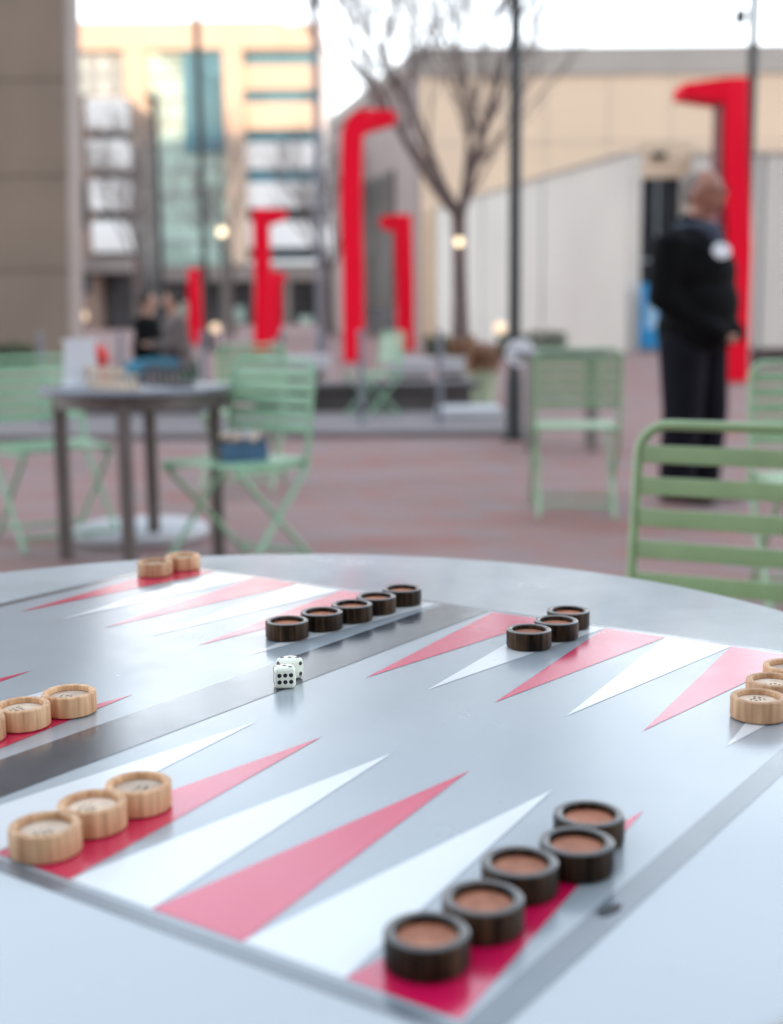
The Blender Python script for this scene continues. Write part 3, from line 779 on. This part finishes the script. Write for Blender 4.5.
# globe lamps
def globe(u, v, Y, r, label, m='glow'):
    p = at(u, v, Y)
    t = thing('globe_lamp', (p[0], p[1], 0), label, 'lamp')
    b = MB(); sphere(b, (0, 0, p[2]), r, M[m], 16); b.build('globe', t)
    b = MB(); b.tube([(0, 0, 0), (0, 0, p[2] - r)], .03, M['black'], 8); b.build('post', t)
    b = MB(); b.lathe([(0, 0), (.09, 0), (.09, .05), (.04, .12), (0, .12)], M['black'], n=12); b.build('base', t)
globe(222, 232, 36, .12, 'lit round lamp in front of the right edge of the glass facade', 'glow2')
globe(215, 328, 33, .12, 'low warm lit lamp between the two small red frames', 'glow3')
globe(82, 316, 34, .14, 'pale lit lamp beside the brown stone pillar', 'glow3')
globe(500, 328, 27, .12, 'low lit lamp just left of the black lamp post', 'glow3')

# ------------------------------------------------------------------ red bent frames
def red(name_label, pts, Yp, w, d, group='red bent steel frames', bend=0):
    """pts: pixel outline of the centre line, bottom first; w width in metres; C-section, open side inwards"""
    P = [at(u, v, Yp) for u, v in pts]
    base = Vector((P[0][0], Yp, 0))
    t = thing('red_sculpture', base, name_label, 'sculpture', 0, group)
    Q = [p - base for p in P]; Q[0].z = 0.0
    # column polyline (bottom .. corner) then arm
    def beam(pl, nm, wa, wb):
        b = MB(); i = b.mi(M['redpaint']); rings = []
        for k, q in enumerate(pl):
            a = pl[max(0, k - 1)]; c = pl[min(len(pl) - 1, k + 1)]; tt = (c - a).normalized()
            nx = Vector((tt.z, 0, -tt.x)); ww = wa + (wb - wa) * k / (len(pl) - 1)
            if 0 < k < len(pl) - 1:      # mitred joint
                ww /= max(.5, math.cos((q - a).angle(c - q) / 2))
                tt = ((q - a).normalized() + (c - q).normalized()).normalized(); nx = Vector((tt.z, 0, -tt.x))
            rings.append([b.bm.verts.new(q + nx * sx * ww / 2 + Vector((0, sy * d / 2, 0))) for sx, sy in ((-1, -1), (1, -1), (1, 1), (-1, 1))])
        for A, B in zip(rings[:-1], rings[1:]):
            for j in range(4):
                f = b.bm.faces.new((A[j], A[(j + 1) % 4], B[(j + 1) % 4], B[j])); f.material_index = i
        b.bm.faces.new(rings[0][::-1]); b.bm.faces.new(rings[-1])
        bmesh.ops.bevel(b.bm, geom=[e for e in b.bm.edges if len(e.link_faces) == 2], offset=.012, segments=1, affect='EDGES')
        b.build(nm, t)
    sgn = 1 if Q[-1].x > Q[-2].x else -1
    rb = w * bend; ctr = Q[-2] + Vector((sgn * rb, 0, -rb))
    col_ = Q[:-2] + [ctr + Vector((-sgn * rb * math.cos(a), 0, rb * math.sin(a))) for a in [PI / 2 * k / 7 for k in range(8)]]
    if not bend: col_ = Q[:-1] + [Q[-2] + Vector((sgn * w * .56, 0, 0))]
    beam(col_, 'column', w, w)
    arm = [col_[-1] + Vector((sgn * .003, 0, 0)), Q[-1]]
    beam(arm, 'arm', w * .97, w * .5)
    b = MB(); b.box((Q[0].x, 0, .012), (w * 1.5, d * 1.5, .02), M['steel']); b.build('foot_plate', t)
    return t
red('tallest red bent frame in the middle, its arm pointing right', [(354, 362), (353, 270), (351, 200), (352, 121), (396, 118)], 26.5, .42, .5, bend=.8)
red('red bent frame right of the tallest one, its arm pointing left', [(405, 349), (405, 290), (403, 224), (380, 221)], 34, .46, .45)
red('red bent frame left of the middle, arm pointing right, by the white building', [(262, 357), (263, 280), (261, 217), (287, 214)], 30, .36, .4)
red('small low red frame standing beside the left red frame', [(276, 331), (276, 300), (276, 277), (285, 275)], 48, .40, .4)
red('short red post leftmost of the red frames', [(196, 347), (196, 300), (196, 276), (201, 274)], 42, .46, .4)
redR = red('large red bent frame directly behind the man, its arm pointing left', [(731, 386), (735, 250), (731, 160), (731, 93), (678, 93)], 18.0, .32, .55)
# folded inner flange of the large frame, its shade put into a darker red
q0, q1 = at(716, 100, 18.0), at(718, 250, 18.0)
b = MB(); b.box(((q0[0] + q1[0]) / 2 - redR.location[0] + .02, .0, (q0[2] + q1[2]) / 2), (.08, .50, q0[2] - q1[2]), mat('painted_shade_red', (0.16, 0.006, 0.015), .5)); b.build('inner_flange', redR)

# ------------------------------------------------------------------ bare trees
def tree(loc, H, trunk_r, fork, label, seed, spread=.62, levels=6, lean=0, name='bare_tree', nmain=6):
    rr = random.Random(seed)
    t = thing(name, loc, label, 'tree', 0, 'bare winter trees on the plaza')
    b = MB()
    top = Vector((lean, 0, fork))
    b.tube([(0, 0, 0), (lean * .3, .0, fork * .4), (lean * .7, 0, fork * .75), top], [trunk_r * 1.35, trunk_r, trunk_r * .92, trunk_r * .95], M['bark'], 12)
    b.build('trunk', t)
    b = MB(); cnt = [0]
    def grow(p, d, L, r, lev):
        n = 4; pts = [p]; q = p.copy(); dd = d.copy()
        for k in range(n):
            dd = (dd + Vector((rr.uniform(-1, 1), rr.uniform(-1, 1), rr.uniform(-.5, 1))) * .11).normalized()
            q = q + dd * L / n; pts.append(q.copy())
        b.tube(pts, [r * (1 - .45 * k / n) for k in range(n + 1)], M['bark'] if lev < 2 else M['twig'], 7 if lev < 2 else (5 if lev < 4 else 3), closed_ends=False)
        if lev >= levels: return
        kids = 4 if lev < 2 else (3 if lev < 4 else 2)
        for k in range(kids + (1 if rr.random() < .5 else 0)):
            i = rr.choice([2, 3, 4, 4]) if lev > 0 else rr.choice([1, 2, 3, 4, 4])
            ax = Vector((rr.uniform(-1, 1), rr.uniform(-1, 1), rr.uniform(-.15, .5))).normalized()
            nd = (dd * (1.1 - spread * .5) + ax * spread * .75 + Vector((0, 0, .14))).normalized()
            grow(pts[i], nd, L * rr.uniform(.6, .82), r * .56 * rr.uniform(.8, 1.05), lev + 1)
    for k in range(nmain):
        a = 2 * PI * k / nmain + rr.uniform(-.4, .4); sp = rr.uniform(.35, 1.05) if k else .08
        d = Vector((math.cos(a) * sp, math.sin(a) * sp, 1)).normalized()
        grow(top - Vector((0, 0, rr.uniform(0, fork * .15))), d, (H - fork) * rr.uniform(.33, .47), trunk_r * rr.uniform(.30, .44), 0)
    b.build('crown', t, sharp=None, recalc=False)
    return t
p = at(461, 345, 28.5)
tree((p[0], p[1], 0), 13.0, .17, at(455, 212, p[1])[2], 'large bare tree with a lit bulb on its trunk, right of the red frames', 5, lean=-.05, nmain=9, levels=6, spread=.8)
q = at(459, 242, p[1] - .25)
t = thing('string_bulb', q, 'lit warm bulb hanging on the trunk of the large bare tree', 'bulb')
b = MB(); sphere(b, (0, 0, 0), .085, M['glow2'], 16); b.build('bulb', t)
b = MB(); b.tube([(0, 0, .08), (0, 0, .15), (0, .13, .17)], .02, M['black'], 8); b.build('socket', t)
Y = 44; p = at(140, 340, Y); tree((p[0], Y, 0), 7.8, .16, 2.9, 'bare tree in front of the brown brick building at left', 21, spread=.7, levels=4, nmain=4)
Y = 56; p = at(232, 340, Y); tree((p[0], Y, 0), 9, .13, 3.2, 'bare tree in front of the glass facade behind the left red frame', 33, spread=.6, levels=4, nmain=4)
Y = 58; p = at(330, 340, Y); tree((p[0], Y, 0), 9.0, .2, 3.0, 'bare tree behind the tall grey pole and tallest red frame', 13, spread=.6, levels=4)

# ------------------------------------------------------------------ hedges
def hedge(c, d, label, seed, m='leaf', z0=0.0, nm='hedge', cat='hedge'):
    rr = random.Random(seed)
    t = thing(nm, (c[0], c[1], 0), label, cat)
    b = MB()
    n = int(900 * d[0] * d[2] + 500)
    for k in range(n):
        u = Vector((rr.uniform(-1, 1), rr.uniform(-1, 1), rr.uniform(0, 1)))
        bump = .85 + .25 * noise.noise(Vector((u[0] * d[0] * 2.2, u[1], seed)))
        p = Vector((u[0] * d[0] / 2, u[1] * d[1] / 2, z0 + u[2] * d[2] * bump))
        n1 = Vector((rr.uniform(-1, 1), rr.uniform(-1, 1), rr.uniform(-.3, 1))).normalized(); n2 = n1.orthogonal().normalized(); n3 = n1.cross(n2)
        s = rr.uniform(.03, .06)
        b.face([p - n2 * s, p - n3 * s * .5, p + n2 * s, p + n3 * s * .5], M[m])
    b.build('foliage', t, sharp=None, recalc=False)
    b = MB()
    for k in range(max(3, int(d[0] * 3))):
        x = -d[0] / 2 + (k + .5) * d[0] / max(3, int(d[0] * 3)); b.tube([(x, 0, z0 * .8), (x + .05, .03, z0 + d[2] * .7)], .015, M['bark'], 5)
    b.build('stem', t)
    return t
Y = 29; xa, xb = at(497, 350, Y)[0], at(566, 350, Y)[0]; hedge(((xa + xb) / 2, Y), (xb - xa, .7, .62), 'low clipped hedge at the foot of the pale wall', 3)
Y = 27; xa, xb = at(-40, 350, Y)[0], at(34, 350, Y)[0]; hedge(((xa + xb) / 2, Y), (xb - xa, .7, .5), 'low dark hedge at the foot of the brown stone pillar', 4)
Y = 30; xa, xb = at(425, 350, Y)[0], at(470, 350, Y)[0]; hedge(((xa + xb) / 2, Y), (xb - xa, .8, .5), 'low dark shrub around the foot of the large bare tree', 6)

M['dryleaf'] = mat('orange_brown_leaves', (0.36, 0.20, 0.12), 0.8, 0, 0.5, 30)
x = at(482, 350, 14.4)[0]
t = hedge((x, 14.4), (.34, .34, .34), 'pale green tub with dry orange brown leaves left of the lamp post', 9, 'dryleaf', .36, 'planter', 'planter')
b = MB(); b.lathe([(0, .002), (.13, .002), (.17, .36), (.18, .38), (.15, .38), (.14, .34), (0, .34)], mat('pale_green_tub_glaze', (.42, .50, .34), .5), n=28); b.build('tub', t)
x = at(462, 350, 15.6)[0]
t = hedge((x, 15.6), (.30, .30, .34), 'grey tub with dry brown leaves at the foot of the large bare tree', 19, 'dryleaf', .40, 'planter', 'planter')
b = MB(); b.lathe([(0, .002), (.12, .002), (.15, .40), (.16, .42), (.13, .42), (.12, .38), (0, .38)], M['concrete'], n=28); b.build('tub', t)

# ------------------------------------------------------------------ brown stone pillar (left)
Y = 28.5
t = thing('stone_pillar', (at(-40, 340, Y)[0], Y, 0), 'massive brown stone pillar filling the left edge', 'pillar')
cx = t.location[0]
def wall_quadbox(b, x0_, x1_, ya_, yb_, z0_, z1_, m, bev=0): b.box(((x0_ + x1_) / 2, (ya_ + yb_) / 2, (z0_ + z1_) / 2), (x1_ - x0_, yb_ - ya_, z1_ - z0_), m, bev=bev)
xR = at(68, 345, Y)[0]; xRt = at(58, 0, Y)[0]; xL = at(-260, 340, Y)[0]
b = MB(); H = 14
i = b.mi(M['stone'])
zt = at(58, 0, Y)[2]; kx = (xRt + .12 - xR) / zt
def slab(b, xa, xb, ya, yb, z0, z1, m):
    v = [b.bm.verts.new((x + (kx * z if x > xL + .01 else 0) - cx, y - Y, z)) for z in (z0, z1) for x, y in ((xa, ya), (xb, ya), (xb, yb), (xa, yb))]
    for f in ((0, 1, 2, 3), (4, 5, 6, 7), (0, 1, 5, 4), (1, 2, 6, 5), (2, 3, 7, 6), (3, 0, 4, 7)):
        ff = b.bm.faces.new([v[k] for k in f]); ff.material_index = b.mi(m)
for k in range(7):
    slab(b, xL, xR, Y, Y + 1.2, k * 2.0 + (.006 if k else 0), k * 2.0 + 1.97, M['stone'])
slab(b, xL, xR - .04, Y + .04, Y + 1.1, 0, 14, M['stone'])
b.build('shaft', t)
b = MB(); slab(b, xR + .003, xR + .06, Y + .03, Y + 1.17, 0, 14, M['stone_e']); b.build('pale_edge', t)

# ------------------------------------------------------------------ far mid-rise building
Y = 112.0
def X(u, Y_=Y): return at(u, 320, Y_)[0]
def Z(v, Y_=Y): return at(391, v, Y_)[2]
bx0, bx1 = X(40), X(327)
t = thing('office_building', ((bx0 + bx1) / 2, Y, 0), 'tall cream and glass office building at upper left, its top lit by the sun', 'building')
ox = t.location[0]
def bbox(name, u0, u1, v0, v1, ya, yb, m, label=None, bevel=0):
    b = MB(); b.box(((X(u0) + X(u1)) / 2 - ox, (ya + yb) / 2, (Z(v0) + Z(v1)) / 2), (X(u1) - X(u0), yb - ya, abs(Z(v0) - Z(v1))), m)
    o = b.build(name, t)
    if label: o['label'] = label
    return o
z0v = 346.5
bbox('wall', 40, 326.5, 20, z0v, 1.2, 22, M['spandrel'], 'white core wall behind the facade')
bbox('parapet', 62, 290, 18, 47, 0, 1.18, M['limestone']); bbox('parapet', 290.3, 326, 22, 47, .1, 1.18, M['limestone'])
bbox('pier', 134, 156, 47.3, 262, 0, 1.18, M['limestone']); bbox('pier', 230, 249, 47.3, 262, 0, 1.18, M['limestone'])
bbox('curtain_wall', 156.3, 229.7, 47.4, 264, .75, 1.17, M['glass_g'])
b = MB()
for k in range(1, 9):
    v = 47.4 + k * 24; b.box(((X(156.3) + X(229.7)) / 2 - ox, .68, Z(v)), (X(229.7) - X(156.3), .12, .22), M['mullion'])
for k in range(1, 6):
    u = 156.3 + k * 12.2; b.box((X(u) - ox, .66, (Z(47.4) + Z(264)) / 2), (.16, .10, Z(47.4) - Z(264)), M['mullion'])
b.build('mullions', t)
bbox('window_band', 190, 229.4, 47.6, 150, .45, .60, M['glass_t']);
for v0, v1 in ((49, 62), (87, 100), (127, 140), (167, 180), (206, 219), (246, 258)):
    bbox('window_band', 250, 325, v0, v1, .9, 1.17, M['glass_t'] if v0 < 200 else M['glass_d'])
for va, vb in ((47.3, 48.8), (62.2, 86.8), (100.2, 126.8), (140.2, 166.8), (180.2, 205.8), (219.2, 245.8), (258.2, 264)):
    bbox('spandrel', 249.2, 326, va, vb, .6, 1.17, M['limestone'] if va < 110 else M['spandrel'])  # cream rows above, white below: sun and shade put into the panel colour
bbox('window_band', 62, 133.7, 50, 90, .8, 1.17, mat('pale_grey_green_glazing', (.40, .48, .47), .5, 0, .25, .3, spec=.2))
b = MB()
for k in range(4): b.box((X(62 + k * 20) - ox, .7, (Z(50) + Z(90)) / 2), (.8, .14, Z(50) - Z(90)), M['mullion'])
b.box(((X(62) + X(133)) / 2 - ox, .72, Z(70)), (X(133) - X(62), .12, .5), M['mullion'])
b.build('mullions', t)
bbox('ground_storey', 62, 326, 265, z0v, -1.0, 1.17, M['shop'])
bbox('canopy', 62, 326, 264.2, 280, -2.0, 1.16, M['soffit'])
for k in range(9):
    u = 70 + k * 31; bbox('column', u, u + 5, 280.3, z0v, -2.0, -1.2, M['soffit'])
for k, (u, v) in enumerate(((180, 300), (232, 305), (300, 315), (262, 320), (110, 322))):
    bbox('shop_window', u, u + 14, v, v + 16, -1.12, -1.02, M['glass_g'])

# brown brick building with white balconies
Y2 = 84.0
xa, xb = X(60, Y2), X(134, Y2)
t2_ = thing('brick_building', ((xa + xb) / 2, Y2, 0), 'brown brick apartment building with white balconies next to the stone pillar', 'building')
o2 = t2_.location[0]
b = MB(); b.box(((X(60, Y2) + X(98, Y2)) / 2 - o2, 6, Z(93, Y2) / 2), (X(98, Y2) - X(60, Y2), 12, Z(93, Y2)), M['brickb']); b.build('wall', t2_)
b = MB(); b.box(((X(98.3, Y2) + X(133, Y2)) / 2 - o2, 7, Z(92, Y2) / 2), (X(133, Y2) - X(98.3, Y2), 10, Z(92, Y2)), M['shop']); o = b.build('wall', t2_); o['label'] = 'dark recessed wall behind the balconies'
for v0, v1 in ((96, 127), (137, 166), (176, 208), (218, 250)):
    b = MB(); b.box(((X(97, Y2) + X(133, Y2)) / 2 - o2, .6, (Z(v0, Y2) + Z(v1, Y2)) / 2), (X(133, Y2) - X(97, Y2), 2.4, Z(v0, Y2) - Z(v1, Y2)), M['balc'], bev=.25); b.build('balcony', t2_)
for v0, v1 in ((130, 138), (176, 225), (268, 290)):
    b = MB(); b.box(((X(76, Y2) + X(92, Y2)) / 2 - o2, -.06, (Z(v0, Y2) + Z(v1, Y2)) / 2), (X(92, Y2) - X(76, Y2), .1, Z(v0, Y2) - Z(v1, Y2)), M['glass_d']); b.build('window', t2_)
b = MB(); b.box((0, .2, Z(262, Y2)), (xb - xa, 2, 1.0), M['soffit']); b.build('canopy', t2_)

# ------------------------------------------------------------------ tan hall on the right
Yh = 48.0
xc = at(421, 200, Yh)[0]; xe = at(980, 200, Yh)[0]; Hh = at(600, 46, Yh)[2]
hall = thing('hall_building', (xc, Yh, 0), 'broad tan hall with a grey parapet and flat roof behind the man', 'building')
b = MB(); b.box(((xe - xc) / 2, 8, (Hh - 1.0) / 2), (xe - xc, 16, Hh - 1.0), M['tan']); b.build('wall', hall)
b = MB(); b.box(((xe - xc) / 2, 7.95, Hh - .5), (xe - xc + .1, 16.1, .98), M['tan_p']); b.build('parapet', hall)
b = MB()
for k in range(1, 9):
    b.box((k * (xe - xc) / 9, -.008, (Hh - 1) / 2), (.03, .02, Hh - 1.05), M['tan_p'])
for zz in (5.2, 7.0): b.box(((xe - xc) / 2, -.012, zz), (xe - xc - .1, .02, .03), M['tan_p'])
b.build('panel_joints', hall)
# receding side wing
A0 = Vector((xc, Yh, 0)); 
def y_for(u, v, z):      # distance at which the ray through (u, v) reaches height z
    d = ray(u, v); return (z - CAM[2]) / d[2] * d[1]
A1 = at(331, 118, y_for(331, 118, Hh)); A1.z = 0
wing = thing('side_wing', (A0[0] - .06, A0[1] + .1, 0), 'taupe side wing of the hall receding behind the bare tree', 'building', math.atan2(A1[1] - A0[1], A1[0] - A0[0]))
Lw = (A1 - A0).length
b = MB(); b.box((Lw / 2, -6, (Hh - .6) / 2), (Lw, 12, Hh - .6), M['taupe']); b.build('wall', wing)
b = MB(); b.box((Lw / 2, -5.9, Hh - .3), (Lw, 12.1, .58), M['tan_p']); b.build('parapet', wing)
ang = wing.rotation_euler[2]
def along(u):
    # parameter along the wing where pixel column u meets it
    d = ray(u, 313); n = Vector((-math.sin(ang), math.cos(ang), 0)); s = (wing.location - CAM).dot(n) / d.dot(n); h = CAM + d * s
    return (h - wing.location).dot(Vector((math.cos(ang), math.sin(ang), 0)))
l0, l1 = along(396), along(362)
if l1 < l0: l0, l1 = l1, l0
b = MB(); b.box(((l0 + l1) / 2, .06, 3.9), (l1 - l0, .1, 5.2), mat('brown_glazing', (.06, .048, .045), .3)); b.build('glazed_bay', wing)
l2, l3 = sorted((along(395), along(366)))
b = MB(); b.box(((l2 + l3) / 2, .05, .65), (l3 - l2, .08, 1.2), M['shop']); b.build('glazed_door', wing)

# pale corrugated walls
def corrugated(pa, pb, H, label, seed=0):
    d = (pb - pa); L_ = d.length; an = math.atan2(d[1], d[0])
    t = thing('corrugated_wall', (pa[0], pa[1], 0), label, 'wall', an)
    b = MB(); n = int(L_ / .16); i = b.mi(M['pale']); prev = None
    prof = []
    for k in range(n + 1):
        x = k * L_ / n
        y = -.022 if k % 2 else .0
        prof.append((x - .02, y)); prof.append((x + .02, y))
    lo = [b.bm.verts.new((x, y, 0)) for x, y in prof] + [b.bm.verts.new((L_, .35, 0)), b.bm.verts.new((0, .35, 0))]
    hi = [b.bm.verts.new((x, y, H)) for x, y in prof] + [b.bm.verts.new((L_, .35, H)), b.bm.verts.new((0, .35, H))]
    m_ = len(lo)
    for k in range(m_): b.bm.faces.new((lo[k], lo[(k + 1) % m_], hi[(k + 1) % m_], hi[k]))
    b.bm.faces.new(hi)
    b.build('panel', t, sharp=R_(20))
    b = MB(); b.box((L_ / 2, .15, H + .035), (L_ + .06, .46, .06), M['tan_p']); b.build('coping', t)
    b = MB()
    for fx in (.33, .66): b.box((L_ * fx, -.034, H / 2), (.05, .02, H - .01), M['greypost'])
    b.build('joint_strip', t)
    return t
HW = at(626, 154, 31.5)[2]; pa, pb = at(392, 300, y_for(392, 222, HW)), at(626, 300, 31.5); pa = pb.lerp(pa, (Yh - .2 - pb[1]) / (pa[1] - pb[1])); pa.z = pb.z = 0
corrugated(pa, pb, HW, 'pale corrugated wall left of the dark doorway')
pa, pb = at(690, 300, 31.8), at(900, 300, 31.8); pa.z = pb.z = 0
corrugated(pa, pb, HW, 'pale corrugated wall behind the man and right red frame')
# door recess between the walls
xa, xb = at(634, 300, 32.3)[0], at(690, 300, 32.3)[0]
dw = thing('entrance', ((xa + xb) / 2, 32.3, 0), 'dark glazed entrance between the two pale walls', 'entrance')
zd = at(650, 178, 32.3)[2]; xm = at(677, 300, 32.3)[0]; cx = dw.location[0]
b = MB(); b.box(((xa + xm) / 2 - cx, .1, zd / 2), (xm - xa, .1, zd), M['doorglass']); b.build('door', dw)
b = MB(); b.box(((xa + xb) / 2 - cx, .1, zd + .42), (xb - xa, .3, .84), M['tan']); b.build('lintel', dw)
b = MB(); b.box(((xm + xb) / 2 - cx + .003, .1, zd / 2), (xb - xm - .006, .3, zd - .005), M['pale']); b.build('jamb', dw)
b = MB(); b.box(((xa + xm) / 2 - cx, .02, zd / 2), (.06, .05, zd - .02), M['mullion']); b.box(((xa + xm) / 2 - cx, .02, 2.2), (xm - xa, .05, .08), M['mullion']); b.build('door_frame', dw)
b = MB(); b.box(((xa + xm) / 2 - cx, -.12, zd + .52), (.35, .12, .14), M['black'], bev=.02); b.build('wall_lamp', dw)
xp0, xp1 = at(640, 300, 31.2)[0], at(662, 300, 31.2)[0]
t = thing('poster_stand', ((xp0 + xp1) / 2, 31.2, 0), 'blue poster panel standing at the foot of the dark entrance', 'poster')
b = MB(); b.box((0, 0, .85), (xp1 - xp0, .04, 1.55), M['blueposter'], bev=.005); b.build('panel', t)
b = MB(); b.box((.02, -.025, 1.0), ((xp1 - xp0) * .45, .006, .9), mat('pale_blue_print', (.40, .62, .80), .4)); b.build('pale_print', t)
b = MB(); b.box((0, 0, .035), (xp1 - xp0, .3, .06), M['steel']); b.build('foot', t)

# unseen block added behind the viewer so that its shade covers the plaza
sh = thing('unseen_shade_block', (-10, -46, 0), 'wide pale block behind the viewpoint, unseen, added to shade the plaza', 'building')
b = MB(); b.box((0, 0, 18.5), (150, 12, 37), mat('beige_shade_block_wall', (.42, .38, .34), .8)); b.build('wall', sh)
b = MB(); b.box((0, 0, 37.7), (151, 12.6, 1.2), M['tan_p']); b.build('parapet', sh)
for k in range(9):
    b = MB(); b.box((0, 6.05, 3.5 + k * 3.8), (146, .1, 1.7), M['glass_d']); b.build('window_band', sh)

# ------------------------------------------------------------------ light and sky
SUN_EL, SUN_AZ = R_(8), R_(163)      # azimuth of the sun measured clockwise from +Y
w = bpy.data.worlds.new('World'); S.world = w; w.use_nodes = True
nt = w.node_tree; N, L = nt.nodes, nt.links
bg = N['Background']
sky = N.new('ShaderNodeTexSky'); sky.sky_type = 'NISHITA'; sky.sun_disc = False
sky.sun_elevation = SUN_EL; sky.sun_rotation = SUN_AZ; sky.altitude = 60; sky.dust_density = 1.0; sky.air_density = 1.0
# thin bright cloud veil over the blue
tc = N.new('ShaderNodeTexCoord'); mp = N.new('ShaderNodeMapping'); mp.inputs['Scale'].default_value = (1.2, 1.2, 3.5)
L.new(tc.outputs['Generated'], mp.inputs['Vector'])
cn = N.new('ShaderNodeTexNoise'); cn.inputs['Scale'].default_value = 1.6; cn.inputs['Detail'].default_value = 6
L.new(mp.outputs[0], cn.inputs['Vector'])
cr = N.new('ShaderNodeMapRange'); cr.inputs['From Min'].default_value = .35; cr.inputs['From Max'].default_value = .65
cr.inputs['To Min'].default_value = .45; cr.inputs['To Max'].default_value = .9
L.new(cn.outputs['Fac'], cr.inputs['Value'])
mx = N.new('ShaderNodeMix'); mx.data_type = 'RGBA'
L.new(cr.outputs['Result'], mx.inputs['Factor']); L.new(sky.outputs['Color'], mx.inputs['A']); mx.inputs['B'].default_value = (6.4, 6.9, 7.5, 1)
sp = N.new('ShaderNodeSeparateXYZ'); L.new(tc.outputs['Generated'], sp.inputs[0])
el = N.new('ShaderNodeMapRange'); el.inputs['From Min'].default_value = .14; el.inputs['From Max'].default_value = .50
L.new(sp.outputs['Z'], el.inputs['Value'])
vc = N.new('ShaderNodeMix'); vc.data_type = 'RGBA'        # bright hazy veil low down, bluer overhead
vc.inputs['A'].default_value = (13.2, 13.9, 14.6, 1); vc.inputs['B'].default_value = (4.7, 5.4, 6.2, 1)
L.new(el.outputs['Result'], vc.inputs['Factor']); L.new(vc.outputs['Result'], mx.inputs['B'])
L.new(mx.outputs['Result'], bg.inputs['Color']); bg.inputs['Strength'].default_value = 0.13

sl = bpy.data.lights.new('sun', 'SUN'); sl.energy = 2.0; sl.angle = R_(.5); sl.color = (1.0, .66, .42)
so = bpy.data.objects.new('sun', sl); COL.objects.link(so)
dirv = Vector((math.sin(SUN_AZ) * math.cos(SUN_EL), math.cos(SUN_AZ) * math.cos(SUN_EL), math.sin(SUN_EL)))
so.rotation_euler = dirv.to_track_quat('Z', 'Y').to_euler(); so.location = (0, -20, 40)

# ------------------------------------------------------------------ camera
cd = bpy.data.cameras.new('camera'); co = bpy.data.objects.new('camera', cd); COL.objects.link(co)
S.camera = co
m3 = Matrix((RW[0], -RW[1], -RW[2])).transposed()
co.matrix_world = Matrix.Translation(CAM) @ m3.to_4x4()
cd.sensor_fit = 'VERTICAL'; cd.sensor_height = 36; cd.lens = F / 1024 * 36
cd.clip_start = .02; cd.clip_end = 2000
cd.dof.use_dof = True; cd.dof.focus_distance = 1.003; cd.dof.aperture_fstop = 4.0
S.view_settings.view_transform = 'Standard'; S.view_settings.look = 'None'; S.view_settings.gamma = 1
S.view_settings.exposure = 1.28
S.cycles.use_denoising = True
S.cycles.max_bounces = 8
S.cycles.sample_clamp_indirect = 6
